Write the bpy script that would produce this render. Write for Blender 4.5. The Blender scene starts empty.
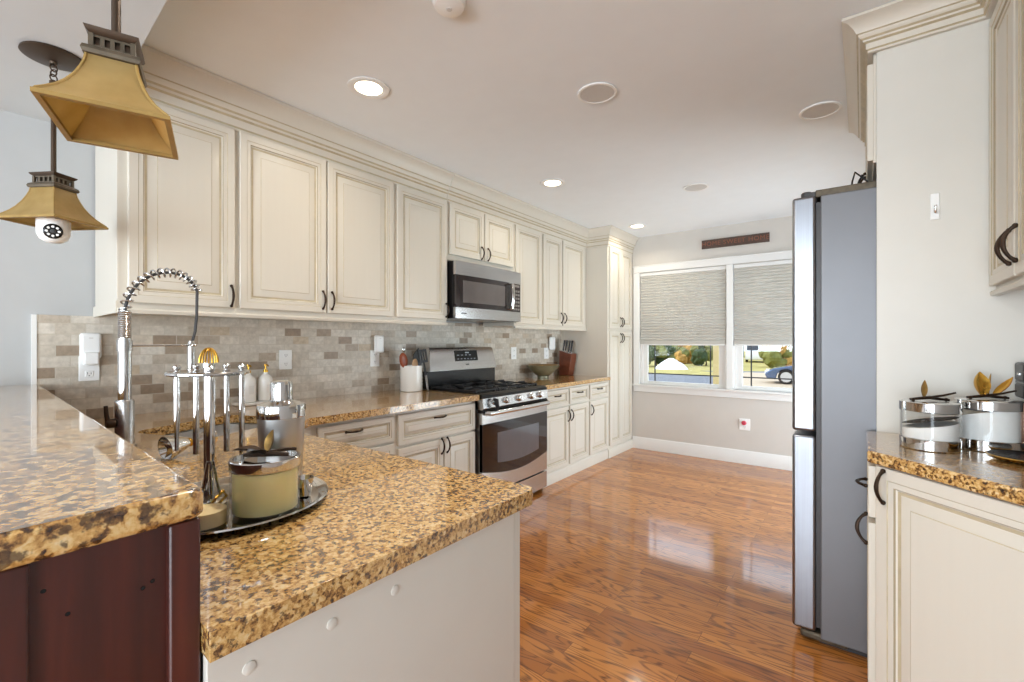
import bpy, bmesh, math, random
from mathutils import Matrix, Vector, noise
PI = math.pi
S = bpy.context.scene
COL = S.collection
R = math.radians
random.seed(7)

# ------------------------------------------------------------------ camera
cam = bpy.data.cameras.new('camera'); co = bpy.data.objects.new('camera', cam); COL.objects.link(co)
cam.sensor_width = 36; cam.lens = 460.0 / 1024 * 36; cam.shift_y = 0.9 / 1024; cam.clip_start = 0.02; cam.clip_end = 300
co.location = (2.87, 0, 1.30); co.rotation_euler = (R(90), 0, 0.6509)
S.camera = co

# ------------------------------------------------------------------ world, sun, exposure
def C(r, g, b, a=1.0):
    f = lambda c: (c / 255 / 12.92) if c / 255 <= 0.04045 else ((c / 255 + 0.055) / 1.055) ** 2.4
    return (f(r), f(g), f(b), a)
W = bpy.data.worlds.new('world'); S.world = W; W.use_nodes = True
wn = W.node_tree
bg = wn.nodes['Background']
tc = wn.nodes.new('ShaderNodeTexCoord'); sx = wn.nodes.new('ShaderNodeSeparateXYZ'); rp = wn.nodes.new('ShaderNodeValToRGB')
wn.links.new(tc.outputs['Generated'], sx.inputs[0]); wn.links.new(sx.outputs[2], rp.inputs[0])
rp.color_ramp.elements[0].position = 0.0; rp.color_ramp.elements[0].color = C(238, 238, 236)
rp.color_ramp.elements[1].position = 0.6; rp.color_ramp.elements[1].color = C(196, 214, 240)
wn.links.new(rp.outputs[0], bg.inputs[0]); bg.inputs[1].default_value = 2.0
sun = bpy.data.lights.new('sun', 'SUN'); sun.energy = 2.6; sun.angle = R(1.0); sun.color = (1, .95, .86)
so = bpy.data.objects.new('sun', sun); COL.objects.link(so); so.rotation_euler = (R(48), 0, R(-60))
S.view_settings.view_transform = 'Standard'; S.view_settings.look = 'None'
S.view_settings.gamma = 1; S.view_settings.use_curve_mapping = False
S.view_settings.exposure = 0.25

def area(name, loc, rot, size, power, color=(1, 1, 1), shape='DISK', size_y=None, spread=None):
    l = bpy.data.lights.new(name, 'AREA'); l.shape = shape; l.size = size; l.energy = power; l.color = color
    if size_y: l.size_y = size_y
    if spread: l.spread = spread
    o = bpy.data.objects.new(name, l); COL.objects.link(o); o.location = loc; o.rotation_euler = rot
    return o
ZC = 2.575; ZD = 2.36
DAY = (0.78, 0.90, 1.0); WARM = (1.0, 0.90, 0.74)
CANS = [(0.90, 1.40), (0.895, 3.13), (0.90, 4.86)]
CAN_W, DIN_FILL_W, REAR_FILL_W, SIDE_FILL_W, WINDOW_FILL_W, PATIO_FILL_W = 4, 6, 235, 48, 28, 52
area('recessed_lamp', (1.95, .95, ZC - .012), (0, 0, 0), .13, 12, (1, .94, .85), spread=R(150))       # assumed fourth can, unseen above the frame, added to light the lower cabinets
for (x, y) in CANS:
    area('recessed_lamp', (x, y, ZC - 0.012), (0, 0, 0), 0.13, CAN_W, WARM, spread=R(150))
# unseen dining side: added ceiling fill; daylight fills at added rear windows and door
area('dining_fill', (1.8, -1.9, ZD - 0.09), (0, 0, 0), 0.5, DIN_FILL_W, (1, .97, .93))  # unseen lamp added as fill, no fixture built
area('rear_daylight_fill', (1.8, -4.19, 1.3), (R(110), 0, R(0)), 2.7, REAR_FILL_W, DAY, 'RECTANGLE', 1.55)  # added fill behind the camera, tilted up to brighten the kitchen ceiling
area('side_daylight_fill', (3.55, -2.0, 1.05), (R(98), 0, R(62)), 2.1, SIDE_FILL_W, DAY, 'RECTANGLE', 2.0)  # added fill at the unseen side opening

area('assumed_patio_daylight', (3.75, 4.4, .85), (R(84), 0, R(90)), 1.5, PATIO_FILL_W, DAY, 'RECTANGLE', 1.5, R(140))  # assumed daylight at an unseen patio door, added to light the lower cabinets
# added fill panel outside the double window, brightening its blinds and the kitchen
area('window_daylight_fill', (1.75, 6.6, 2.35), (R(-68), 0, 0), 3.2, WINDOW_FILL_W, DAY, 'RECTANGLE', 1.5)

cy = S.cycles
try:
    cy.use_denoising = True; cy.max_bounces = 9; cy.diffuse_bounces = 5; cy.glossy_bounces = 5; cy.transmission_bounces = 8
    cy.transparent_max_bounces = 8; cy.caustics_reflective = False; cy.caustics_refractive = False
    cy.sample_clamp_indirect = 6; cy.sample_clamp_direct = 0
except Exception: pass

# ------------------------------------------------------------------ mesh builder
class MB:
    def __init__(s): s.v = []; s.f = []; s.m = []; s.M = Matrix.Identity(4)
    def vert(s, p): s.v.append(tuple(s.M @ Vector(p))); return len(s.v) - 1
    def face(s, ids, m=0): s.f.append(tuple(ids)); s.m.append(m)
    def quad(s, pts, m=0): s.face([s.vert(p) for p in pts], m)
    def box(s, x0, y0, z0, x1, y1, z1, m=0):
        i = [s.vert(p) for p in [(x0,y0,z0),(x1,y0,z0),(x1,y1,z0),(x0,y1,z0),(x0,y0,z1),(x1,y0,z1),(x1,y1,z1),(x0,y1,z1)]]
        for q in ((0,3,2,1),(4,5,6,7),(0,1,5,4),(1,2,6,5),(2,3,7,6),(3,0,4,7)): s.face([i[k] for k in q], m)
        return s
    def prism(s, poly, z0, z1, m=0, top=True):
        n = len(poly); a = [s.vert((x, y, z0)) for x, y in poly]; b = [s.vert((x, y, z1)) for x, y in poly]
        s.face(a[::-1], m)
        if top: s.face(b, m)
        for k in range(n): s.face((a[k], a[(k+1) % n], b[(k+1) % n], b[k]), m)
        return s
    def prism_y(s, poly, y0, y1, m=0):           # polygon in x,z extruded along y
        n = len(poly); a = [s.vert((x, y0, z)) for x, z in poly]; b = [s.vert((x, y1, z)) for x, z in poly]
        s.face(a, m); s.face(b[::-1], m)
        for k in range(n): s.face((a[k], b[k], b[(k+1) % n], a[(k+1) % n]), m)
        return s
    def prism_x(s, poly, x0, x1, m=0):           # polygon in y,z extruded along x
        n = len(poly); a = [s.vert((x0, y, z)) for y, z in poly]; b = [s.vert((x1, y, z)) for y, z in poly]
        s.face(a[::-1], m); s.face(b, m)
        for k in range(n): s.face((a[k], a[(k+1) % n], b[(k+1) % n], b[k]), m)
        return s
    def lathe(s, prof, n=32, c=(0, 0, 0), m=0, mfun=None, cap=True):
        rings = []
        for r, z in prof:
            if r < 1e-6: rings.append([s.vert((c[0], c[1], c[2] + z))])
            else: rings.append([s.vert((c[0] + r * math.cos(2*PI*k/n), c[1] + r * math.sin(2*PI*k/n), c[2] + z)) for k in range(n)])
        for j in range(len(rings) - 1):
            a, b = rings[j], rings[j+1]; mm = mfun(j) if mfun else m
            for k in range(n):
                k2 = (k + 1) % n
                if len(a) == 1 and len(b) == 1: continue
                if len(a) == 1: s.face((a[0], b[k2], b[k]), mm)
                elif len(b) == 1: s.face((a[k], a[k2], b[0]), mm)
                else: s.face((a[k], a[k2], b[k2], b[k]), mm)
        if cap:
            if len(rings[0]) > 1: s.face(rings[0][::-1], m)
            if len(rings[-1]) > 1: s.face(rings[-1], m)
        return s
    def tube(s, pts, rad, n=10, m=0, cap=True, flat=None):
        pts = [Vector(p) for p in pts]; rr = rad if isinstance(rad, (list, tuple)) else [rad] * len(pts)
        rings = []; up = None
        for k, p in enumerate(pts):
            t = (pts[min(k+1, len(pts)-1)] - pts[max(k-1, 0)]).normalized()
            if up is None:
                up = Vector((0, 0, 1)) if abs(t.z) < .9 else Vector((1, 0, 0))
            a = up - t * up.dot(t)
            if a.length < 1e-5: a = t.orthogonal()
            a.normalize(); up = a; b = t.cross(a)
            fa, fb = flat if flat else (1, 1)
            rings.append([s.vert(p + (a * fa * math.cos(2*PI*q/n) + b * fb * math.sin(2*PI*q/n)) * rr[k]) for q in range(n)])
        for j in range(len(rings) - 1):
            for k in range(n):
                k2 = (k + 1) % n; s.face((rings[j][k], rings[j][k2], rings[j+1][k2], rings[j+1][k]), m)
        if cap: s.face(rings[0][::-1], m); s.face(rings[-1], m)
        return s
    def torus(s, c, R_, r, n=20, k=8, M=None, m=0):
        M = M or Matrix.Identity(3); g = []
        for i in range(n):
            a = 2*PI*i/n; row = []
            for j in range(k):
                b = 2*PI*j/k
                row.append(s.vert(Vector(c) + M @ Vector(((R_ + r*math.cos(b))*math.cos(a), (R_ + r*math.cos(b))*math.sin(a), r*math.sin(b)))))
            g.append(row)
        for i in range(n):
            for j in range(k): s.face((g[i][j], g[(i+1) % n][j], g[(i+1) % n][(j+1) % k], g[i][(j+1) % k]), m)
        return s
    def loft(s, rings, m=0, cap=(True, True), mfun=None):
        ids = [[s.vert(p) for p in r] for r in rings]; n = len(ids[0])
        for j in range(len(ids) - 1):
            for k in range(n): s.face((ids[j][k], ids[j][(k+1) % n], ids[j+1][(k+1) % n], ids[j+1][k]), mfun(j) if mfun else m)
        if cap[0]: s.face(ids[0][::-1], m)
        if cap[1]: s.face(ids[-1], m)
        return s
    def sphere(s, c, r, n=16, k=10, m=0, sc=(1, 1, 1)):
        rings = []
        prof = [(r * math.sin(PI*j/k), -r * math.cos(PI*j/k)) for j in range(k+1)]
        M0 = s.M; s.M = M0 @ Matrix.Translation(c) @ Matrix.Diagonal((*sc, 1)); s.lathe(prof, n, m=m, cap=False); s.M = M0
        return s
    def build(s, name, mats, parent=None, smooth=35, bevel=0, seg=2, loc=None):
        me = bpy.data.meshes.new(name); me.from_pydata(s.v, [], s.f)
        for mm in (mats if isinstance(mats, (list, tuple)) else [mats]): me.materials.append(mm)
        me.polygons.foreach_set('material_index', s.m)
        bm = bmesh.new(); bm.from_mesh(me); bmesh.ops.remove_doubles(bm, verts=bm.verts, dist=1e-6)
        bmesh.ops.recalc_face_normals(bm, faces=bm.faces); bm.to_mesh(me); bm.free()
        if smooth:
            me.shade_smooth(); me.set_sharp_from_angle(angle=R(smooth))
        o = bpy.data.objects.new(name, me); COL.objects.link(o)
        if parent: o.parent = parent
        if loc: o.location = loc
        if bevel:
            b = o.modifiers.new('bevel', 'BEVEL'); b.width = bevel; b.segments = seg; b.limit_method = 'ANGLE'; b.angle_limit = R(40); b.harden_normals = False
        return o

def tag(o, label=None, cat=None, group=None, kind=None):
    if label: o['label'] = label
    if cat: o['category'] = cat
    if group: o['group'] = group
    if kind: o['kind'] = kind
    return o
def thing(name, label, cat, loc=(0, 0, 0), rz=0, group=None):
    o = bpy.data.objects.new(name, None); COL.objects.link(o); o.location = loc; o.rotation_euler = (0, 0, rz); o.empty_display_size = .05
    return tag(o, label, cat, group)
def struct(name, mb, mats, **k):
    o = mb.build(name, mats, **k); o['kind'] = 'structure'; return o
def share(o, parent, loc, rot=(0, 0, 0), name=None):
    c = o.copy(); COL.objects.link(c); c.parent = parent; c.location = loc; c.rotation_euler = rot
    return c
def copy_tree(o, parent=None):
    kids = [x for x in bpy.data.objects if x.parent == o]
    c = o.copy(); COL.objects.link(c)
    if parent: c.parent = parent
    for ch in kids: copy_tree(ch, c)
    return c
def sweep(path, prof, closed=False, side=1):
    """profile (out, z) swept along a plan path with mitred corners; side=1: outward is right of travel"""
    P = [Vector(p) for p in path]; n = len(P); rings = []
    for i in range(n):
        d0 = (P[i] - P[i-1]).normalized() if i > 0 else None
        d1 = (P[i+1] - P[i]).normalized() if i < n-1 else None
        nrm = lambda d: Vector((d.y, -d.x)) * side
        if d0 is None: o = nrm(d1)
        elif d1 is None: o = nrm(d0)
        else:
            a, b = nrm(d0), nrm(d1); o = (a + b); o = o / max(o.dot(a), .2)
        rings.append([(P[i].x + o.x * p, P[i].y + o.y * p, z) for p, z in prof])
    mb = MB(); mb.loft(rings); return mb

# ------------------------------------------------------------------ materials
def new(name):
    m = bpy.data.materials.new(name); m.use_nodes = True; t = m.node_tree
    return m, t, t.nodes['Principled BSDF'], (lambda k: t.nodes.new('ShaderNode' + k)), t.links.new
def mat(name, col, rough=.5, metal=0, coat=0, trans=0, ior=1.45, var=0.0, vscale=8, bump=0, bscale=60, emit=None, es=0, spec=.5):
    m, t, b, N, L = new(name)
    b.inputs['Base Color'].default_value = col; b.inputs['Roughness'].default_value = rough; b.inputs['Metallic'].default_value = metal
    b.inputs['Coat Weight'].default_value = coat; b.inputs['Transmission Weight'].default_value = trans; b.inputs['IOR'].default_value = ior
    b.inputs['Specular IOR Level'].default_value = spec
    if emit: b.inputs['Emission Color'].default_value = emit; b.inputs['Emission Strength'].default_value = es
    if var or bump:
        tx = N('TexCoord'); ns = N('TexNoise'); ns.inputs['Scale'].default_value = vscale; ns.inputs['Detail'].default_value = 3
        L(tx.outputs['Object'], ns.inputs['Vector'])
        if var:
            r = N('ValToRGB'); r.color_ramp.elements[0].position = .3; r.color_ramp.elements[1].position = .7
            r.color_ramp.elements[0].color = tuple(c * (1 - var) for c in col[:3]) + (1,); r.color_ramp.elements[1].color = tuple(min(1, c * (1 + var)) for c in col[:3]) + (1,)
            L(ns.outputs['Fac'], r.inputs[0]); L(r.outputs[0], b.inputs['Base Color'])
        if bump:
            n2 = N('TexNoise'); n2.inputs['Scale'].default_value = bscale; L(tx.outputs['Object'], n2.inputs['Vector'])
            bp = N('Bump'); bp.inputs['Strength'].default_value = bump; bp.inputs['Distance'].default_value = .002; L(n2.outputs['Fac'], bp.inputs['Height']); L(bp.outputs[0], b.inputs['Normal'])
    return m
def ramp(N, stops, interp='LINEAR'):
    r = N('ValToRGB'); cr = r.color_ramp; cr.interpolation = interp
    cr.elements[0].position, cr.elements[0].color = stops[0]; cr.elements[1].position, cr.elements[1].color = stops[-1]
    for p, c in stops[1:-1]:
        e = cr.elements.new(p); e.color = c
    return r
def brushed(name, col, rough, axis_scale, var=.06):
    m, t, b, N, L = new(name); b.inputs['Metallic'].default_value = 1; b.inputs['Roughness'].default_value = rough
    tx = N('TexCoord'); mp = N('Mapping'); mp.inputs['Scale'].default_value = axis_scale; ns = N('TexNoise'); ns.inputs['Scale'].default_value = 1; ns.inputs['Detail'].default_value = 2
    L(tx.outputs['Object'], mp.inputs[0]); L(mp.outputs[0], ns.inputs['Vector'])
    r = ramp(N, [(.3, tuple(c*(1-var) for c in col[:3]) + (1,)), (.7, tuple(min(1, c*(1+var)) for c in col[:3]) + (1,))]); L(ns.outputs['Fac'], r.inputs[0]); L(r.outputs[0], b.inputs['Base Color'])
    return m
def granite(name, big=1.0, dark=0.0):
    m, t, b, N, L = new(name)
    tx = N('TexCoord')
    def nz(sc, det, rough, off=0):
        n = N('TexNoise'); n.inputs['Scale'].default_value = sc / big; n.inputs['Detail'].default_value = det; n.inputs['Roughness'].default_value = rough
        mp = N('Mapping'); mp.inputs['Location'].default_value = (off, off * 1.7, off * .6); L(tx.outputs['Object'], mp.inputs[0]); L(mp.outputs[0], n.inputs['Vector']); return n.outputs['Fac']
    ds = N('TexNoise'); ds.inputs['Scale'].default_value = 90; ds.inputs['Detail'].default_value = 3; L(tx.outputs['Object'], ds.inputs['Vector'])
    ad = N('VectorMath'); ad.operation = 'MULTIPLY_ADD'; ad.inputs[1].default_value = (.016, .016, .016); L(ds.outputs['Color'], ad.inputs[0]); L(tx.outputs['Object'], ad.inputs[2])
    v1 = N('TexVoronoi'); v1.feature = 'SMOOTH_F1'; v1.inputs['Scale'].default_value = 120 / big; v1.inputs['Smoothness'].default_value = .35; L(ad.outputs[0], v1.inputs['Vector'])
    s1 = N('SeparateColor'); L(v1.outputs['Color'], s1.inputs[0])
    a = N('Math'); a.operation = 'MULTIPLY_ADD'; a.inputs[1].default_value = .42; L(s1.outputs[0], a.inputs[0])
    a2 = N('Math'); a2.operation = 'MULTIPLY_ADD'; a2.inputs[1].default_value = 1.0; a2.inputs[2].default_value = -.22; L(nz(120, 4, .62), a2.inputs[0]); L(a2.outputs[0], a.inputs[2])
    cr = ramp(N, [(.12, C(44, 30, 22)), (.27 + dark * .5, C(96, 64, 36)), (.38 + dark * .5, C(166, 122, 66)), (.50 + dark * .3, C(196, 152, 88)), (.63, C(214, 176, 114)), (.82, C(222, 196, 150))]); L(a.outputs[0], cr.inputs[0])
    dk = ramp(N, [(.60 - dark, (0, 0, 0, 1)), (.67 - dark, (1, 1, 1, 1))]); L(nz(75, 3, .6, 3.1), dk.inputs[0])
    mc = N('Mix'); mc.data_type = 'RGBA'; mc.inputs[7].default_value = C(58, 40, 30); L(cr.outputs[0], mc.inputs[6])
    sc = N('Math'); sc.operation = 'MULTIPLY'; sc.inputs[1].default_value = .8; L(dk.outputs[0], sc.inputs[0]); L(sc.outputs[0], mc.inputs[0]); L(mc.outputs[2], b.inputs['Base Color'])
    b.inputs['Roughness'].default_value = .25; b.inputs['Coat Weight'].default_value = 1; b.inputs['Coat Roughness'].default_value = .045; b.inputs['Coat IOR'].default_value = 1.5
    return m
def woodfloor():
    m, t, b, N, L = new('oak_floor')
    tx = N('TexCoord'); br = N('TexBrick'); br.offset = .37; br.squash = 1
    br.inputs['Scale'].default_value = 1; br.inputs['Brick Width'].default_value = 1.15; br.inputs['Row Height'].default_value = .083
    br.inputs['Mortar Size'].default_value = .0011; br.inputs['Mortar Smooth'].default_value = .2; br.inputs['Bias'].default_value = 0
    br.inputs['Color1'].default_value = (0, 0, 0, 1); br.inputs['Color2'].default_value = (1, 1, 1, 1); br.inputs['Mortar'].default_value = (.5, .5, .5, 1)
    L(tx.outputs['Object'], br.inputs['Vector'])
    sp = N('SeparateXYZ'); L(tx.outputs['Object'], sp.inputs[0]); cb = N('CombineXYZ')
    rnd = N('Math'); rnd.operation = 'MULTIPLY'; rnd.inputs[1].default_value = 23; L(br.outputs['Color'], rnd.inputs[0])
    L(sp.outputs[0], cb.inputs[0]); L(sp.outputs[1], cb.inputs[1]); L(rnd.outputs[0], cb.inputs[2])
    mp = N('Mapping'); mp.inputs['Scale'].default_value = (1.5, 11, 1); L(cb.outputs[0], mp.inputs[0])
    n1 = N('TexNoise'); n1.inputs['Scale'].default_value = 1; n1.inputs['Detail'].default_value = 1.5; n1.inputs['Roughness'].default_value = .45; L(mp.outputs[0], n1.inputs['Vector'])
    k = N('Math'); k.operation = 'MULTIPLY'; k.inputs[1].default_value = 88; L(n1.outputs['Fac'], k.inputs[0])
    sn = N('Math'); sn.operation = 'SINE'; L(k.outputs[0], sn.inputs[0])
    mp2 = N('Mapping'); mp2.inputs['Scale'].default_value = (6, 190, 1); L(cb.outputs[0], mp2.inputs[0])
    n2 = N('TexNoise'); n2.inputs['Scale'].default_value = 1; n2.inputs['Detail'].default_value = 3; L(mp2.outputs[0], n2.inputs['Vector'])
    # grain value
    g = N('MapRange'); g.inputs[1].default_value = .15; g.inputs[2].default_value = 1.0; g.inputs[3].default_value = 0; g.inputs[4].default_value = 1; L(sn.outputs[0], g.inputs[0])
    gm = N('Math'); gm.operation = 'MULTIPLY'; L(g.outputs[0], gm.inputs[0])
    f2 = N('MapRange'); f2.inputs[1].default_value = .35; f2.inputs[2].default_value = .65; f2.inputs[3].default_value = .3; f2.inputs[4].default_value = 1; L(n2.outputs['Fac'], f2.inputs[0]); L(f2.outputs[0], gm.inputs[1])
    base = ramp(N, [(.0, C(158, 94, 40)), (.35, C(178, 112, 50)), (.7, C(190, 122, 57)), (1, C(202, 134, 66))]); L(br.outputs['Color'], base.inputs[0])
    mx = N('Mix'); mx.data_type = 'RGBA'; mx.inputs[7].default_value = C(78, 40, 16); L(base.outputs[0], mx.inputs[6])
    gs = N('Math'); gs.operation = 'MULTIPLY'; gs.inputs[1].default_value = .92; L(gm.outputs[0], gs.inputs[0]); L(gs.outputs[0], mx.inputs[0])
    mx2 = N('Mix'); mx2.data_type = 'RGBA'; mx2.inputs[7].default_value = C(70, 34, 14); L(mx.outputs[2], mx2.inputs[6])
    ms = N('Math'); ms.operation = 'MULTIPLY'; ms.inputs[1].default_value = .7; L(br.outputs['Fac'], ms.inputs[0]); L(ms.outputs[0], mx2.inputs[0])
    L(mx2.outputs[2], b.inputs['Base Color'])
    b.inputs['Roughness'].default_value = .34; b.inputs['Specular IOR Level'].default_value = .08; b.inputs['Coat Weight'].default_value = 1; b.inputs['Coat Roughness'].default_value = .09; b.inputs['Coat IOR'].default_value = 1.4
    bp = N('Bump'); bp.inputs['Strength'].default_value = .25; bp.inputs['Distance'].default_value = .0015
    hh = N('Math'); hh.operation = 'MULTIPLY_ADD'; hh.inputs[1].default_value = -1; L(br.outputs['Fac'], hh.inputs[0])
    mp3 = N('Mapping'); mp3.inputs['Scale'].default_value = (1.2, 9, 1); L(cb.outputs[0], mp3.inputs[0]); n3 = N('TexNoise'); n3.inputs['Scale'].default_value = 1.2; L(mp3.outputs[0], n3.inputs['Vector'])
    L(n3.outputs['Fac'], hh.inputs[2]); L(hh.outputs[0], bp.inputs['Height']); L(bp.outputs[0], b.inputs['Normal']); L(bp.outputs[0], b.inputs['Coat Normal'])
    return m
def tiles():
    m, t, b, N, L = new('tumbled_stone_tile')
    tx = N('TexCoord'); sp = N('SeparateXYZ'); cb = N('CombineXYZ'); L(tx.outputs['Object'], sp.inputs[0]); L(sp.outputs[1], cb.inputs[0]); L(sp.outputs[2], cb.inputs[1])
    br = N('TexBrick'); br.offset = .5; br.inputs['Scale'].default_value = 1; br.inputs['Brick Width'].default_value = .108; br.inputs['Row Height'].default_value = .0535
    br.inputs['Mortar Size'].default_value = .0022; br.inputs['Mortar Smooth'].default_value = .25; br.inputs['Bias'].default_value = 0
    br.inputs['Color1'].default_value = (0, 0, 0, 1); br.inputs['Color2'].default_value = (1, 1, 1, 1); br.inputs['Mortar'].default_value = (.5, .5, .5, 1); L(cb.outputs[0], br.inputs['Vector'])
    cr = ramp(N, [(0, C(150, 132, 114)), (.14, C(168, 152, 134)), (.28, C(196, 186, 172)), (.62, C(206, 198, 186)), (.86, C(216, 209, 198)), (1, C(192, 174, 150))]); L(br.outputs['Color'], cr.inputs[0])
    ns = N('TexNoise'); ns.inputs['Scale'].default_value = 34; ns.inputs['Detail'].default_value = 4; ns.inputs['Roughness'].default_value = .65; L(tx.outputs['Object'], ns.inputs['Vector'])
    r2 = ramp(N, [(.3, (.72, .7, .67, 1)), (.65, (1.05, 1.04, 1.02, 1))]); L(ns.outputs['Fac'], r2.inputs[0])
    mu = N('Mix'); mu.data_type = 'RGBA'; mu.blend_type = 'MULTIPLY'; mu.inputs[0].default_value = .8; L(cr.outputs[0], mu.inputs[6]); L(r2.outputs[0], mu.inputs[7])
    mo = N('Mix'); mo.data_type = 'RGBA'; mo.inputs[7].default_value = C(190, 180, 164); L(mu.outputs[2], mo.inputs[6]); L(br.outputs['Fac'], mo.inputs[0]); L(mo.outputs[2], b.inputs['Base Color'])
    b.inputs['Roughness'].default_value = .42
    bp = N('Bump'); bp.inputs['Strength'].default_value = .5; bp.inputs['Distance'].default_value = .002; h = N('Math'); h.operation = 'MULTIPLY_ADD'; h.inputs[1].default_value = -1.2
    L(br.outputs['Fac'], h.inputs[0]); L(ns.outputs['Fac'], h.inputs[2]); L(h.outputs[0], bp.inputs['Height']); L(bp.outputs[0], b.inputs['Normal'])
    return m
def mahogany():
    m, t, b, N, L = new('mahogany')
    tx = N('TexCoord'); mp = N('Mapping'); mp.inputs['Scale'].default_value = (30, 30, 2.2); ns = N('TexNoise'); ns.inputs['Scale'].default_value = 1.2; ns.inputs['Detail'].default_value = 5
    L(tx.outputs['Object'], mp.inputs[0]); L(mp.outputs[0], ns.inputs['Vector'])
    r = ramp(N, [(.25, C(44, 16, 11)), (.55, C(70, 27, 19)), (.8, C(90, 38, 26))]); L(ns.outputs['Fac'], r.inputs[0]); L(r.outputs[0], b.inputs['Base Color'])
    b.inputs['Roughness'].default_value = .38; b.inputs['Coat Weight'].default_value = .3; b.inputs['Coat Roughness'].default_value = .25
    return m
def cabinet_paint(name, col):
    m, t, b, N, L = new(name)
    tx = N('TexCoord'); mp = N('Mapping'); mp.inputs['Scale'].default_value = (40, 40, 2.0); ns = N('TexNoise'); ns.inputs['Scale'].default_value = 1; ns.inputs['Detail'].default_value = 4
    L(tx.outputs['Object'], mp.inputs[0]); L(mp.outputs[0], ns.inputs['Vector'])
    r = ramp(N, [(.3, tuple(c * .985 for c in col[:3]) + (1,)), (.65, col)]); L(ns.outputs['Fac'], r.inputs[0]); L(r.outputs[0], b.inputs['Base Color'])
    b.inputs['Roughness'].default_value = .36
    return m
def translucent(name, col, col2, mixf, rough=.5, vscale=6, gloss=.25):
    m, t, b, N, L = new(name)
    tx = N('TexCoord'); ns = N('TexNoise'); ns.inputs['Scale'].default_value = vscale; ns.inputs['Detail'].default_value = 4; L(tx.outputs['Object'], ns.inputs['Vector'])
    r = ramp(N, [(.3, col), (.7, col2)]); L(ns.outputs['Fac'], r.inputs[0]); L(r.outputs[0], b.inputs['Base Color']); b.inputs['Roughness'].default_value = rough; b.inputs['Specular IOR Level'].default_value = gloss
    tr = N('BsdfTranslucent'); L(r.outputs[0], tr.inputs[0]); ms = N('MixShader'); ms.inputs[0].default_value = mixf
    L(b.outputs[0], ms.inputs[1]); L(tr.outputs[0], ms.inputs[2]); L(ms.outputs[0], t.nodes['Material Output'].inputs[0])
    return m
def glass(name, col=(1, 1, 1, 1), rough=0.0, ior=1.45):
    """thin clear glass: mostly transparent with a fresnel reflection"""
    m, t, b, N, L = new(name)
    tr = N('BsdfTransparent'); tr.inputs[0].default_value = col; gl = N('BsdfGlossy'); gl.inputs['Roughness'].default_value = rough
    lw = N('LayerWeight'); lw.inputs[0].default_value = .5; pw = N('Math'); pw.operation = 'POWER'; pw.inputs[1].default_value = 4; L(lw.outputs['Facing'], pw.inputs[0])
    ma = N('Math'); ma.operation = 'MULTIPLY_ADD'; ma.inputs[1].default_value = .7; ma.inputs[2].default_value = .04; L(pw.outputs[0], ma.inputs[0])
    ms = N('MixShader'); L(ma.outputs[0], ms.inputs[0]); L(tr.outputs[0], ms.inputs[1]); L(gl.outputs[0], ms.inputs[2])
    L(ms.outputs[0], t.nodes['Material Output'].inputs[0]); t.nodes.remove(b)
    return m

CREAM = cabinet_paint('cream_cabinet_paint', C(212, 205, 192)); GLAZE = mat('brown_glaze', C(186, 172, 144), .45, var=.12, vscale=20)
LINE = mat('dark_glaze_line', C(160, 146, 120), .5)
WALL_G = mat('greige_wall_paint', C(204, 199, 192), .75, var=.015, bump=.05, bscale=300)
WALL_W = mat('pale_wall_paint', C(178, 179, 179), .75, var=.015, bump=.05, bscale=300)
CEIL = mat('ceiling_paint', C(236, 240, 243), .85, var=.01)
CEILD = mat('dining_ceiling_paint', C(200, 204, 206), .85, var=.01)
TRIM = mat('white_trim_paint', C(226, 225, 222), .35, var=.01)
PANELW = mat('white_panel_paint', C(212, 208, 199), .4, var=.012)
GRAN = granite('gold_granite', 1.0, .025); GRANB = granite('gold_granite_bar', 1.5, .07)
FLOOR = woodfloor(); TILE = tiles(); MAHO = mahogany()
STEEL = brushed('brushed_stainless', C(200, 199, 198), .24, (2, 2, 220)); STEELV = brushed('stainless_vertical', C(150, 152, 158), .32, (220, 220, 2))
STEELP = mat('polished_steel', C(214, 213, 211), .08, 1, var=.03, vscale=3)
SINKM = brushed('sink_steel', C(226, 225, 223), .36, (120, 2, 2))
FRSIDE = mat('fridge_side_grey', C(118, 118, 121), .42, .35, var=.03, vscale=5, bump=.12, bscale=500)
DGREY = mat('dark_grey_plastic', C(62, 60, 60), .4, var=.05); BLACK = mat('black_enamel', C(20, 19, 20), .22, var=.1)
BGLASS = mat('black_oven_glass', C(30, 20, 20), .06, coat=.5, var=.05)
WINGL = mat('oven_window_glass', C(84, 84, 90), .08, coat=1, var=.1, vscale=3)
IRON = mat('cast_iron', C(30, 29, 30), .55, var=.1, bump=.2)
BRONZE = mat('oil_rubbed_bronze', C(58, 44, 34), .38, .75, var=.25, vscale=30)
DBRONZE = mat('dark_bronze_rod', C(72, 58, 46), .42, .6, var=.15)
AMBER = translucent('amber_lamp_glass', C(184, 154, 96), C(206, 178, 120), .5, .35, 12)
AMBERIN = translucent('amber_lamp_rim', C(166, 136, 80), C(184, 152, 92), .3, .4, 20)
PEWTER = mat('aged_pewter', C(92, 82, 68), .45, .5, var=.25, vscale=40)
WPLAS = mat('white_plastic', C(240, 240, 238), .3, var=.01); WCER = mat('white_ceramic', C(238, 236, 230), .25, coat=.4, var=.01)
BLIND = translucent('cellular_blind_fabric', C(206, 203, 196), C(212, 209, 202), .30, .8, 3, .1)
GLASSM = glass('window_glass', (.97, .98, .98, 1)); CLEAR = glass('clear_glass', (.99, .992, .99, 1), ior=1.5)
MUNT = mat('dark_muntin', C(48, 50, 56), .5)
WAXC = mat('cream_wax', C(255, 240, 178), .45, var=.02, vscale=30)
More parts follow.
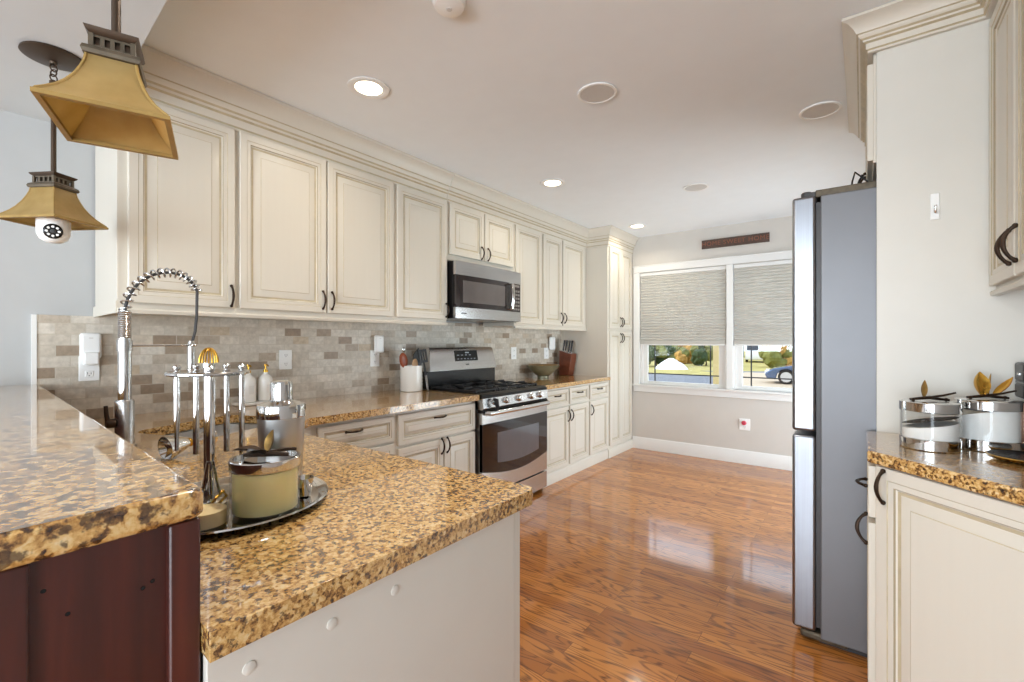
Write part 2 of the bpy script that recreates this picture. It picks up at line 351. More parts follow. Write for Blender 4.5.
WAXC.node_tree.nodes['Principled BSDF'].inputs['Subsurface Weight'].default_value = .5; WAXC.node_tree.nodes['Principled BSDF'].inputs['Subsurface Radius'].default_value = (.03, .022, .01)
SATIN = mat('satin_steel', C(186, 184, 182), .34, 1, var=.04, vscale=4); WAXP = mat('pale_wax', C(240, 214, 160), .4, var=.04)
GOLD = mat('brass_gold', C(206, 160, 70), .25, 1, var=.1, vscale=30)
OLDGOLD = mat('antique_gold', C(150, 118, 66), .38, .8, var=.25, vscale=50)
SPEAK = mat('speaker_grille', C(208, 205, 201), .8, var=.08, vscale=400)
LAMPON = mat('lit_lamp_lens', C(255, 240, 215), .5, emit=C(255, 236, 205), es=6)
WOODD = mat('dark_walnut', C(104, 52, 30), .4, var=.2, vscale=25); WOODL = mat('light_beech', C(204, 164, 124), .5, var=.08)
WOODR = mat('reddish_wood', C(138, 66, 34), .4, var=.2, vscale=30)
BPLAS = mat('black_nylon', C(34, 32, 33), .4, var=.1)
SIGNW = mat('dark_stained_board', C(82, 64, 54), .7, var=.2, vscale=20, bump=.3, bscale=120); SIGNL = mat('rust_letters', C(134, 82, 60), .7, var=.15)
SUGAR = mat('white_sugar', C(238, 237, 234), .9, var=.02, vscale=60); COFFEE = mat('dark_beans', C(56, 48, 42), .8, var=.4, vscale=200)
RED = mat('red_plug', C(190, 60, 80), .4, var=.1); COPPER = mat('rose_copper', C(196, 150, 130), .3, .7, var=.06)
OIL = mat('scalloped_bowl_bronze', C(156, 128, 88), .32, .6, var=.3, vscale=9)
BOWLOUT = mat('bowl_verdigris', C(134, 132, 110), .35, .5, var=.25, vscale=9)
CABLE = mat('black_cable', C(25, 25, 26), .5)

# ------------------------------------------------------------------ the setting
YF = 5.416; XR = 3.56; YB = -4.2
XW = lambda y: -.275 + .058 * y                                     # the left wall runs a little out of square
LW = R(90) - math.atan(.058)
struct('floor', MB().box(-.6, YB, -.06, XR + .1, YF, 0), FLOOR)
sof = lambda x: 0.5585 - 0.0625 * x                                   # the kitchen ceiling starts at this line
struct('ceiling', MB().prism([(-.4, sof(-.4)), (XR + .1, sof(XR + .1)), (XR + .1, YF + .15), (-.4, YF + .15)], ZC, ZC + .2), CEIL)
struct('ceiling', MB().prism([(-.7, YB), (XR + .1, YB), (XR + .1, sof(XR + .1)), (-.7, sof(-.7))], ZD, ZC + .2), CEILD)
struct('wall_left', MB().prism([(-.72, YB), (XW(YB), YB), (XW(YF + .15), YF + .15), (-.72, YF + .15)], -.06, ZC + .1), WALL_W)
# right wall with unseen openings added for daylight: dining side and assumed patio door
struct('wall_right', MB().box(XR, -.9, -.06, XR + .15, 3.62, ZC + .1).box(XR, 5.18, -.06, XR + .15, YF + .15, ZC + .1).box(XR, 3.62, 2.08, XR + .15, 5.18, ZC + .1).box(XR, YB, -.06, XR + .15, -3.1, ZC + .1).box(XR, -3.1, 2.05, XR + .15, -.9, ZC + .1), WALL_W)
wb = MB()  # unseen rear openings added to let daylight in
for x0, x1 in ((-.72, .4), (3.2, XR + .15)): wb.box(x0, YB - .15, -.06, x1, YB, ZC + .1)
wb.box(.4, YB - .15, -.06, 3.2, YB, .5).box(.4, YB - .15, 2.1, 3.2, YB, ZC + .1).box(1.7, YB - .15, .5, 1.9, YB, 2.1)
struct('wall_back', wb, WALL_W)
dm = MB().box(XR + .02, 3.62, 0, XR + .10, 3.70, 2.08).box(XR + .02, 5.10, 0, XR + .10, 5.18, 2.08).box(XR + .02, 3.70, 2.0, XR + .10, 5.10, 2.08).box(XR + .02, 3.70, 0, XR + .10, 5.10, .10).box(XR + .02, 4.36, .10, XR + .10, 4.44, 2.0)
dd = struct('assumed_patio_door', dm, TRIM, bevel=.003)  # assumed patio door, unseen behind the fridge, put in for the added daylight
MB().box(XR + .058, 3.70, .10, XR + .062, 5.10, 2.0).build('glass_pane', GLASSM, dd)
# far wall with the double window
WX0, WXM0, WXM1, WX1, WZ0, WZ1 = .71, 1.690, 1.758, 2.738, .785, 2.135
wf = MB()
wf.box(-.4, YF, -.06, WX0, YF + .15, ZC + .1).box(WX1, YF, -.06, XR, YF + .15, ZC + .1).box(WX0, YF, -.06, WX1, YF + .15, WZ0).box(WX0, YF, WZ1, WX1, YF + .15, ZC + .1)
struct('wall_far', wf, WALL_G)
bbp = [(0, 0), (.018, 0), (.018, .105), (.012, .118), (.012, .128), (.006, .14), (0, .14)]
struct('baseboard_far', sweep([(.62, YF - .0005), (XR, YF - .0005)], bbp), TRIM)
# casing, stool and apron
tr = MB()
tr.box(WX0 - .075, YF - .02, WZ0, WX0, YF, WZ1 + .005).box(WX1, YF - .02, WZ0, WX1 + .075, YF, WZ1 + .005).box(WX0 - .075, YF - .022, WZ1 + .005, WX1 + .075, YF, WZ1 + .085)
tr.box(WX0 - .085, YF - .026, WZ1 + .078, WX1 + .085, YF, WZ1 + .09).box(WXM0, YF - .014, WZ0, WXM1, YF, WZ1 + .005)
struct('trim_1', tr, TRIM, bevel=.003)
struct('trim_2', MB().box(WX0 - .095, YF - .045, WZ0 - .02, WX1 + .095, YF + .05, WZ0).box(WX0 - .075, YF - .018, WZ0 - .09, WX1 + .075, YF, WZ0 - .02), TRIM, bevel=.003)
for i, (a, b) in enumerate(((WX0, WXM0), (WXM1, WX1))):
    m = MB(); fw = .03
    y0, y1 = YF + .02, YF + .12
    m.box(a, y0, WZ0, a + fw, y1, WZ1).box(b - fw, y0, WZ0, b, y1, WZ1).box(a + fw, y0, WZ0, b - fw, y1, WZ0 + .012).box(a + fw, y0, WZ1 - .03, b - fw, y1, WZ1)
    if i == 0: m.box(WXM0, YF, WZ0, WXM1, YF + .12, WZ1)
    w = struct('window_%d' % (i + 1), m, TRIM, bevel=.002)
    ss = MB(); s0, s1 = a + fw, b - fw; z0, z1 = WZ0 + .012, 1.48; sw = .055; ya, yb = YF + .03, YF + .065
    ss.box(s0, ya, z0, s0 + sw, yb, z1).box(s1 - sw, ya, z0, s1, yb, z1).box(s0 + sw, ya, z0, s1 - sw, yb, z0 + .03).box(s0 + sw, ya, z1 - .04, s1 - sw, yb, z1)
    ss.build('sash', TRIM, w, bevel=.003)
    MB().box(s0 + sw, YF + .045, z0 + .03, s1 - sw, YF + .049, z1 - .04).build('glass_pane', GLASSM, w)
    g = MB(); g0, g1 = s0 + sw, s1 - sw; gb = z0 + .03
    for xx in (g0 + .075, g1 - .10): g.box(xx, YF + .05, gb, xx + .013, YF + .058, z1 - .04)
    g.box(g0, YF + .0505, gb + .085, g1, YF + .0575, gb + .098)
    g.build('muntin', MUNT, w)
    us = MB().box(s0, YF + .07, 1.44, s0 + .05, YF + .105, WZ1 - .03).box(s1 - .05, YF + .07, 1.44, s1, YF + .105, WZ1 - .03).box(s0, YF + .07, 1.44, s1, YF + .105, 1.48)
    us.build('sash', TRIM, w)
    MB().box(s0 + .05, YF + .085, 1.48, s1 - .05, YF + .089, WZ1 - .03).build('glass_pane', GLASSM, w)
# cellular blinds
for i, (a, b) in enumerate(((WX0 + .004, WXM0 - .004), (WXM1 + .004, WX1 - .004))):
    t = thing('cellular_blind', ['pleated off-white blind half lowered over the left window, beside the pantry', 'pleated off-white blind half lowered over the right window, beside the fridge'][i], 'blind', ((a + b) / 2, YF + .0, 1.26), 0, 'blinds in the double window')
    hw = (b - a) / 2
    MB().box(-hw, -.006, .835, hw, .03, .873).build('head_rail', TRIM, t, bevel=.003)
    pr = []; zt = .835; n = 24; st = (zt - .055) / n
    front = []; back = []
    for k in range(n):
        z = .055 + k * st
        front += [(.006, z), (-.003, z + st / 2)]; back += [(.012, z), (.021, z + st / 2)]
    front.append((.004, zt)); back.append((.012, zt))
    MB().prism_x(front + back[::-1], -hw + .003, hw - .003).build('pleated_shade', BLIND, t, smooth=0)
    MB().box(-hw + .002, -.006, .012, hw - .002, .024, .055).build('hem_band', BLIND, t, bevel=.004)
    MB().box(-hw + .002, -.009, 0, hw - .002, .024, .014).build('bottom_rail', TRIM, t, bevel=.003)

# backsplash tile on the left wall
struct('backsplash_wall_tile', MB().prism([(XW(.37), .37), (XW(.37) + .012, .37), (XW(.57) + .012, .57), (XW(.57), .57)], .905, 1.430).prism([(XW(.57), .57), (XW(.57) + .012, .57), (XW(4.735) + .012, 4.735), (XW(4.735), 4.735)], .905, 1.475), TILE)
MB().prism([(XW(.352), .352), (XW(.352) + .016, .352), (XW(.369) + .016, .369), (XW(.369), .369)], 1.10, 1.430).build('trim_3', TRIM)['kind'] = 'structure'

# ------------------------------------------------------------------ cabinets
def door_mb(w, h, frame=.058, t=.02, small=False):
    """raised-panel door, front at y=-t, back at y=0, origin lower-left; slot 0 paint, 1 glaze, 2 thin dark line"""
    mb = MB(); f = frame
    seq = [(0, -t + .003, 1), (.003, -t, 0), (f * .62, -t, 0), (f * .66, -t + .0025, 1), (f * .78, -t + .0015, 0), (f * .95, -t + .003, 0), (f, -t + .008, 2), (f + .004, -t + .011, 0),
           (f + .014, -t + .012, 1), (f + .017, -t + .011, 0)]
    if small: seq += [(f + .030, -t + .004, 0), (f + .032, -t + .0035, 1), (f + .0335, -t + .0035, 0)]
    else: seq += [(f + .048, -t + .005, 0), (f + .0505, -t + .0035, 1), (f + .052, -t + .0035, 0)]
    ring = lambda i, y: [(i, y, i), (w - i, y, i), (w - i, y, h - i), (i, y, h - i)]
    rings = [ring(0, 0)] + [ring(i, y) for i, y, _ in seq]; ms = [0] + [q[2] for q in seq[1:]]
    mb.loft(rings, cap=(True, True), mfun=lambda j: ms[j] if j > 0 else 0)
    return mb
CM = [CREAM, GLAZE, LINE]
def pull_mesh():
    mb = MB(); n = 16; pts = []; rr = []
    for k in range(n + 1):
        a = k / n; z = -.05 + .1 * a; pts.append((0, -.004 - .026 * math.sin(PI * a) ** .7, z)); e = abs(a - .5) * 2
        rr.append(.0042 + .0022 * (1 - e) + .002 * max(0, e - .75) * 4)
    mb.tube(pts, rr, 10)
    for z in (-.05, .05): mb.sphere((0, -.005, z), .0075, 10, 8)
    o = mb.build('handle', BRONZE); return o
_p = pull_mesh(); PULL = _p.data; bpy.data.objects.remove(_p)
def pull(parent, x, z, vert=True, y=-.02):
    o = bpy.data.objects.new('handle', PULL); COL.objects.link(o); o.parent = parent; o.location = (x, y, z)
    if not vert: o.rotation_euler = (0, R(90), 0)
    return o
def front(par, kind, x0, z0, x1, z1, h=None, frame=None):
    w, hh = x1 - x0, z1 - z0
    fr = frame or (min(.058, hh * .24) if kind == 'drawer' else .055)
    o = door_mb(w, hh, fr, small=(kind == 'drawer')).build(kind, CM, par, smooth=20, loc=(x0, 0, z0))
    if h: pull(o, h[1] - x0, h[2] - z0, h[0] == 'v')
    return o
def cabinet(label, cat, loc, rz, w, d, z0, z1, fronts, name='cabinet', group=None, extra=None):
    t = thing(name, label, cat, loc, rz, group)
    MB().box(0, 0, z0, w, d, z1).build('carcass', CREAM, t, bevel=.0015)
    for f in fronts: front(t, *f)
    if extra: extra(t)
    return t
L90 = R(90)
ZU0, ZU1, DU0, DU1 = 1.447, 2.405, 1.471, 2.372
def rail(w):
    def fn(t):
        MB().prism_x([(.0, ZU0), (-.012, ZU0), (-.016, ZU0 - .008), (-.012, ZU0 - .022), (.006, ZU0 - .022), (.012, ZU0)], 0, w).build('light_rail', CREAM, t)
    return fn
GU = 'cream upper cabinets on the left wall'
XU = .335
def upper(y0, y1, label, fronts, z0=ZU0, ex=True):
    return cabinet(label, 'cabinet', (XU, y0, 0), L90, y1 - y0, XU - XW(y1) - .013, z0, ZU1, fronts, 'upper_cabinet', GU, rail(y1 - y0) if ex else None)
t = thing('upper_cabinet', 'single-door cream upper cabinet above the spring faucet, at the dining end of the run', 'cabinet', (XU, .541, 0), L90, GU)
bk = XU - XW(1.01) - .013
MB().prism([(0, 0), (.469, 0), (.469, bk), (.035, XU - XW(.57) - .013)], ZU0, ZU1).build('carcass', CREAM, t, bevel=.0015)
front(t, 'door', .034, DU0, .459, DU1, ('v', .439, 1.53)); rail(.469)(t)
MB().prism([(-.004, -.001), (.0, -.001), (.031, XU - XW(.57) - .014), (.027, XU - XW(.57) - .014)], ZU0 - .022, ZU0 + .03).build('side_rail', CREAM, t)
upper(1.010, 2.000, 'wide double-door cream upper cabinet between the faucet and the utensil crock', [('door', .012, DU0, .486, DU1, ('v', .462, 1.545)), ('door', .496, DU0, .978, DU1, ('v', .520, 1.545))])
upper(2.000, 2.500, 'single-door cream upper cabinet just left of the microwave', [('door', .018, DU0, .490, DU1, ('v', .474, 1.54))])
upper(2.500, 3.360, 'short double-door cream cabinet directly above the microwave', [('door', .024, 1.975, .418, DU1, ('v', .384, 2.035)), ('door', .432, 1.975, .826, DU1, ('v', .466, 2.035))], 1.928, False)
upper(3.360, 3.805, 'single-door cream upper cabinet just right of the microwave', [('door', .010, DU0, .428, DU1)])
upper(3.805, 4.735, 'double-door cream upper cabinet beside the tall pantry', [('door', .022, DU0, .370, DU1, ('v', .345, 1.55)), ('door', .392, DU0, .850, DU1, ('v', .416, 1.55))])
# pantry
t = cabinet('tall cream pantry cabinet in the corner beside the window', 'cabinet', (.605, 4.735, 0), L90, YF - .006 - 4.735, .56, 0, ZU1,
    [('door', .03, 1.452, .318, DU1, ('v', .296, 1.53)), ('door', .326, 1.452, .640, DU1, ('v', .348, 1.53)), ('door', .03, .135, .318, 1.425, ('v', .296, 1.345)), ('door', .326, .135, .640, 1.425, ('v', .348, 1.345))], 'pantry_cabinet', None,
    lambda t: (MB().prism_x([(0, 0), (-.018, 0), (-.018, .085), (-.01, .1), (0, .105)], 0, YF - .006 - 4.735).build('plinth', CREAM, t), MB().box(0, .56, 0, .012, .603, ZU1).build('end_panel', CREAM, t)))
# crown moulding
CP = [(0, 2.372), (.006, 2.372), (.006, 2.385), (.012, 2.392), (.012, 2.428), (.022, 2.436), (.022, 2.448), (.030, 2.456), (.036, 2.470), (.036, 2.480), (.042, 2.484), (.052, 2.515), (.068, 2.542), (.088, 2.556), (.088, 2.573), (0, 2.573)]
CPM = [1 if k in (2, 4, 6, 9) else 0 for k in range(len(CP))]
def crown(path, label, side=1, off=0, zs=1):
    prof = [(p + off if p > 0 else .0008, 2.573 - (2.573 - z) * zs) for p, z in CP]
    P = sweep(path, prof, side=side)
    nseg = len(path) - 1; P.m = [(1 if (i % len(prof)) in (2, 4, 6, 9) and i < nseg * len(prof) else 0) for i in range(len(P.f))]
    o = P.build('crown_molding', [CREAM, GLAZE], smooth=25); tag(o, label, 'crown molding', None, 'thing'); return o
# travel along +Y with outward to +X means right-hand side
crown([(XU, .541), (XU, 2.497)], 'cream crown molding above the left upper cabinets, from the pendant to the microwave')
crown([(XU, 2.499), (XU, 4.735), (.605, 4.735), (.605, YF - .004)], 'cream crown molding from above the microwave around the pantry top', 1, .005)

# base cabinets left run
XB = .60
GB = 'cream base cabinets on the left wall'
def plinth(w):
    return lambda t: MB().prism_x([(0, 0), (-.012, 0), (-.012, .085), (-.006, .1), (0, .104)], 0, w).build('plinth', CREAM, t)
def base(y0, y1, label, fronts):
    return cabinet(label, 'cabinet', (XB, y0, 0), L90, y1 - y0, XB - .002, 0, .873, fronts, 'base_cabinet', GB, plinth(y1 - y0))
base(1.262, 1.795, 'cream drawer base cabinet behind the cocktail shaker, nearest the corner sink', [('drawer', .03, .70, .522, .852, ('h', .24, .805)), ('drawer', .03, .42, .522, .685, ('h', .276, .56)), ('drawer', .03, .12, .522, .405, ('h', .276, .28))])
base(1.795, 2.530, 'cream base cabinet with one wide drawer, just left of the range', [('drawer', .018, .662, .718, .852, ('h', .363, .80)), ('door', .018, .12, .397, .645, ('v', .376, .60)), ('door', .407, .12, .718, .645, ('v', .428, .60))])
base(3.403, 3.872, 'cream base cabinet with one drawer over one door, just right of the range', [('drawer', .02, .700, .453, .852, ('h', .250, .798)), ('door', .02, .12, .453, .682, ('v', .439, .59))])
base(3.872, 4.285, 'narrow cream base cabinet between the range-side unit and the pantry-side unit', [('drawer', .012, .700, .392, .852, ('h', .206, .798)), ('door', .012, .12, .392, .682, ('v', .030, .59))])
base(4.285, 4.733, 'cream base cabinet with one drawer, beside the tall pantry', [('drawer', .016, .700, .432, .852, ('h', .225, .798)), ('door', .016, .12, .432, .682, ('v', .036, .59))])

# ------------------------------------------------------------------ corner sink base, peninsula, granite
bar_y = lambda x: .3646 - .0543 * x                                     # kitchen-side edge of the raised bar
t = thing('sink_cabinet', 'cream diagonal corner cabinet under the sink', 'cabinet', (.84, .98, 0))
q = MB(); q.M = Matrix.Translation((-.84, -.98, 0))
q.prism([(-.19, .385), (.83, .335), (.83, 1.004), (.604, 1.26), (-.19, 1.26)], 0, .60).prism([(.80, .98), (.83, 1.004), (.604, 1.26), (.57, 1.24)], .60, .873)
q.build('carcass', CREAM, t)
dl = math.hypot(.226, .256)
fd = door_mb(dl - .05, .70, .055).build('door', CM, t, smooth=20); fd.location = (.83 - .84 - .226 * (.025 / dl), 1.004 - .98 + .256 * (.025 / dl), .12)
fd.rotation_euler = (0, 0, math.atan2(.256, -.226)); 
pull(fd, .04, .62)
t = thing('peninsula_cabinet', 'white peninsula end panel with three round screw caps below the granite', 'cabinet', (2.16, .6, 0))
q = MB(); q.M = Matrix.Translation((-2.16, -.6, 0)); q.prism([(.835, .330), (2.148, .250), (2.148, .965), (.835, .965)], 0, .873); q.build('carcass', CREAM, t)
q = MB(); q.M = Matrix.Translation((-2.16, -.6, 0)); q.box(2.148, .246, 0, 2.162, .938, .873); q.build('end_panel', PANELW, t, bevel=.001)
q = MB(); q.M = Matrix.Translation((-2.16, -.6, 0)); q.box(2.148, .941, 0, 2.160, .967, .873); q.build('corner_strip', PANELW, t, bevel=.002)
for y in (.300, .431, .562):
    q = MB(); q.M = Matrix.Translation((2.162 - 2.16, y - .6, .827)) @ Matrix.Rotation(R(90), 4, 'Y'); q.lathe([(.0095, 0), (.0095, .0015), (.007, .0025), (0, .003)], 18); q.build('screw_cap', PANELW, t)
# L-shaped granite with a sink cut-out
def corner(p, r, a0, a1, n=6): return [(p[0] + r * math.cos(R(a0 + (a1 - a0) * k / n)), p[1] + r * math.sin(R(a0 + (a1 - a0) * k / n))) for k in range(n + 1)]
outer = [(XW(.38) + .013, .374), (2.183, .242)] + corner((2.158, .984), .025, 0, 90) + [(.868, 1.009), (.647, 1.229), (.647, 2.530), (XW(2.53) + .013, 2.530)]
sc = Vector((.2, 1.04)); e1 = Vector((.93, .34)).normalized(); e2 = Vector((.36, -.93)).normalized()
def rrect(o, e1, e2, a, b, r, n=5):
    pts = []
    for cx_, cy_, a0 in ((r, r, 180), (a - r, r, 270), (a - r, b - r, 0), (r, b - r, 90)):
        for k in range(n + 1):
            an = R(a0 + 90 * k / n); pts.append(o + e1 * (cx_ + r * math.cos(an)) + e2 * (cy_ + r * math.sin(an)))
    return [(p.x, p.y) for p in pts]
hole = rrect(sc, e1, e2, .44, .50, .07)
def slab_with_hole(outer, hole, z0, z1):
    bm = bmesh.new()
    for z in (z0, z1):
        eds = []
        for loop in (outer, hole):
            vs = [bm.verts.new((x, y, z)) for x, y in loop]
            eds += [bm.edges.new((vs[k], vs[(k + 1) % len(vs)])) for k in range(len(vs))]
        bmesh.ops.triangle_fill(bm, use_beauty=True, use_dissolve=False, edges=eds)
    bm.verts.ensure_lookup_table(); n0, n1 = len(outer), len(hole); N = n0 + n1
    for st, n in ((0, n0), (n0, n1)):
        for k in range(n):
            a, b = st + k, st + (k + 1) % n; bm.faces.new((bm.verts[a], bm.verts[b], bm.verts[N + b], bm.verts[N + a]))
    bmesh.ops.recalc_face_normals(bm, faces=bm.faces); return bm
def bm_obj(bm, name, m, bevel=0):
    me = bpy.data.meshes.new(name); bm.to_mesh(me); bm.free(); me.materials.append(m); o = bpy.data.objects.new(name, me); COL.objects.link(o)
    if bevel:
        b = o.modifiers.new('bevel', 'BEVEL'); b.width = bevel; b.segments = 3; b.limit_method = 'ANGLE'; b.angle_limit = R(50)
        me.shade_smooth(); me.set_sharp_from_angle(angle=R(35))
    return o
tag(bm_obj(slab_with_hole(outer, hole, .874, .914), 'countertop', GRAN, .007), 'long golden granite countertop on the peninsula and sink corner up to the range', 'countertop')
def slab(poly, z0, z1, m, name, label, bev=.007):
    o = MB().prism(poly, z0, z1).build(name, m, bevel=bev, seg=3); return tag(o, label, 'countertop')
slab([(XW(3.402) + .013, 3.402), (.647, 3.402), (.647, 4.731), (XW(4.731) + .013, 4.731)], .874, .914, GRAN, 'countertop', 'golden granite countertop between the range and the pantry')
# sink
t = thing('sink', 'stainless steel undermount sink in the granite corner', 'sink', (sc.x, sc.y, .68))
q = MB(); q.M = Matrix.Translation((-sc.x, -sc.y, -.68))
rs = []
for ins, z in ((-.012, .8705), (.0, .869), (.004, .72), (.03, .69), (.10, .684)):
    o_ = sc + e1 * ins + e2 * ins; rs.append([(x, y, z) for x, y in rrect(o_, e1, e2, .44 - 2 * ins, .50 - 2 * ins, max(.03, .07 - ins * .3))])
q.loft(rs, cap=(False, True)); o = q.build('basin', SINKM, t); md = o.modifiers.new('solid', 'SOLIDIFY'); md.thickness = .0015; md.offset = 1
dc = sc + e1 * .22 + e2 * .25
MB().lathe([(.045, 0), (.042, .003), (.03, .001), (0, .0)], 20, (dc.x - sc.x, dc.y - sc.y, .005)).build('drain', STEELP, t)
# faucet
fx, fy = .703, .485
t = thing('spring_faucet', 'tall brushed steel spring faucet arching over the corner sink', 'faucet', (fx, fy, .9145), 0)
MB().lathe([(.036, 0), (.036, .006), (.029, .010), (.029, .165), (.026, .172)], 28).build('base', STEEL, t)
MB().lathe([(.0205, .172), (.0205, .385), (.0205, .40)], 24).build('riser', STEELP, t)
m = MB()
for k in range(13): m.torus((0, 0, .405 + k * .0075), .0165, .0042, 20, 8)
m.lathe([(.0165, .398), (.0165, .502)], 20); m.build('ribbed_collar', STEEL, t)
La = .235; arcp = []
nA = 60
for k in range(nA + 1):
    a = k / nA; th = PI * (1 - a * .93)
    arcp.append(Vector((0, La / 2 + La / 2 * math.cos(th), .485 + .128 * math.sin(th) + .078 * a)))
m = MB(); m.tube(arcp + [Vector((0, La * 1.0 - .004, .50)), Vector((0, La * .96, .43)), Vector((0, La * .915, .385))], .0055, 8); m.build('hose', DGREY, t)
m = MB(); hp = []; turns = 17; nh = turns * 14
for k in range(nh + 1):
    a = k / nh * nA; i = min(int(a), nA - 1); f = a - i; p = arcp[i].lerp(arcp[i + 1], f); tg = (arcp[i + 1] - arcp[i]).normalized()
    nx = Vector((1, 0, 0)); nb = tg.cross(nx); ph = 2 * PI * turns * k / nh; hp.append(p + (nx * math.cos(ph) + nb * math.sin(ph)) * .0165)
m.tube(hp, .0034, 6); m.build('spring', STEEL, t)
MB().tube([(0, 0, .372), (0, La * .9, .372)], .0042, 10).torus((0, La * .9, .372), .016, .004, 20, 8).lathe([(.024, .352), (.024, .392)], 20).build('support_arm', STEEL, t)
MB().lathe([(.0125, .0), (.0135, .02), (.0135, .10), (.0105, .115)], 20, (0, La * .9, .275)).lathe([(.017, -.03), (.017, .0), (.0125, .004)], 20, (0, La * .9, .275)).build('spray_head', STEELP, t)
m = MB(); m.M = Matrix.Translation((0, -.028, .09)) @ Matrix.Rotation(R(90), 4, 'X'); m.lathe([(.017, 0), (.017, .02), (.013, .026)], 18); m.M = Matrix.Identity(4); m.tube([(0, -.046, .09), (0, -.052, .12), (0, -.054, .155)], [.008, .007, .006], 10); m.build('lever_handle', BRONZE, t)

# ------------------------------------------------------------------ raised bar
t = thing('raised_bar_wall', 'mahogany paneled half wall carrying the raised bar top', 'bar', (2.12, .1, 0))
def bm_(): q = MB(); q.M = Matrix.Translation((-2.12, -.1, 0)); return q
bm_().prism([(XW(.37) + .003, bar_y(-.25) - .012), (2.137, bar_y(2.137) - .010), (2.140, -.16), (XW(-.05) + .003, -.05)], 0, 1.059).build('panel', MAHO, t)
bm_().prism([(2.134, .2440), (2.150, .2430), (2.150, .207), (2.134, .207)], 0, 1.059).build('corner_post', MAHO, t, bevel=.003)
bm_().prism([(2.134, .080), (2.150, .080), (2.150, .02), (2.134, .02)], 0, 1.059).build('corner_post', MAHO, t, bevel=.003)
for (y, z) in ((.182, .985), (.192, .990), (.112, .985), (.092, 1.02)):
    m = bm_(); m.M = m.M @ Matrix.Translation((2.1375, y, z)) @ Matrix.Rotation(R(90), 4, 'Y'); m.lathe([(.0025, 0), (.0025, .001), (0, .0012)], 10); m.build('nail_hole', BLACK, t)
slab([(XW(.38) + .003, bar_y(-.25)), (2.142, bar_y(2.142)), (2.154, bar_y(2.154) - .01), (2.172, -.25), (XW(-.13) + .003, -.13)], 1.06, 1.10, GRANB, 'bar_counter', 'raised glossy granite bar top on the mahogany half wall', .008)

# ------------------------------------------------------------------ range
RW = .862; RY = 2.535
t = thing('gas_range', 'stainless gas range with black oven glass and five knobs', 'range', (.622, RY, 0), L90)
yb = .628
MB().box(0, .0, .03, RW, yb - .01, .885).box(.03, .05, 0, RW - .03, yb - .05, .03).build('body', DGREY, t)
def bow(x): return -.045 - .012 * math.sin(PI * x / RW)
def bowed(mb, x0, x1, z0, z1, y1, d=0, n=16, m=0, zf0=None, zf1=None):
    top, bot = [], []
    for k in range(n + 1):
        x = x0 + (x1 - x0) * k / n; za = zf0(x) if zf0 else z0; zb = zf1(x) if zf1 else z1
        bot.append((x, bow(x) + d, za)); top.append((x, bow(x) + d, zb))
    B = [(x, y1, z) for x, y, z in bot]; T = [(x, y1, z) for x, y, z in top]
    for k in range(n):
        mb.quad([bot[k], bot[k+1], top[k+1], top[k]], m); mb.quad([B[k], T[k], T[k+1], B[k+1]], m); mb.quad([top[k], top[k+1], T[k+1], T[k]], m); mb.quad([bot[k], B[k], B[k+1], bot[k+1]], m)
    mb.quad([bot[0], top[0], T[0], B[0]], m); mb.quad([bot[n], B[n], T[n], top[n]], m)
    return mb
bowed(MB(), 0, RW, .035, .172, 0).build('drawer', STEEL, t)
dr = bowed(MB(), 0, RW, .185, .775, 0).build('oven_door', STEEL, t)
gz = lambda x: .345 - .055 * math.sin(PI * (x - .0) / RW)
bowed(MB(), .0, RW, 0, .695, -.02, -.003, zf0=gz).build('door_glass', BGLASS, dr)
wz = lambda x: .415 - .045 * math.sin(PI * x / RW)
bowed(MB(), .165, .722, 0, .615, -.02, -.0045, zf0=wz).build('window', WINGL, dr)
m = MB(); hp = [(.03, bow(.03) - .004, .775)] + [(.04 + (RW - .08) * k / 14, bow(.04 + (RW - .08) * k / 14) - .045, .775) for k in range(15)] + [(RW - .03, bow(RW - .03) - .004, .775)]
m.tube(hp, .013, 12, flat=(1.3, .8)); m.build('door_handle', STEEL, dr)
m = MB(); m.prism_x([(-.045, .80), (-.058, .812), (-.050, .884), (.05, .884), (.05, .80)], 0, RW); m.build('control_panel', STEEL, t, bevel=.002)
MB().prism_x([(-.050, .8845), (-.044, .905), (-.02, .918), (.0, .918), (.0, .8845)], 0, RW).build('front_lip', BLACK, t, bevel=.002)
MB().box(0.004, -.055, .778, RW - .004, 0, .800).build('vent_gap', BLACK, t)
for i, x in enumerate((.140, .270, .437, .610, .737)):
    k = MB(); k.M = Matrix.Translation((x, -.053, .850)) @ Matrix.Rotation(R(83), 4, 'X')
    k.lathe([(.028, 0), (.028, .005), (.024, .009), (.022, .028), (.019, .032), (0, .032)], 24, mfun=lambda j: 0); k.box(-.004, -.020, .031, .004, .020, .037)
    k.build('knob', [STEELP], t)
ct = MB(); ct.box(0, .001, .900, RW, .56, .918); ct.build('cooktop', BLACK, t, bevel=.004)
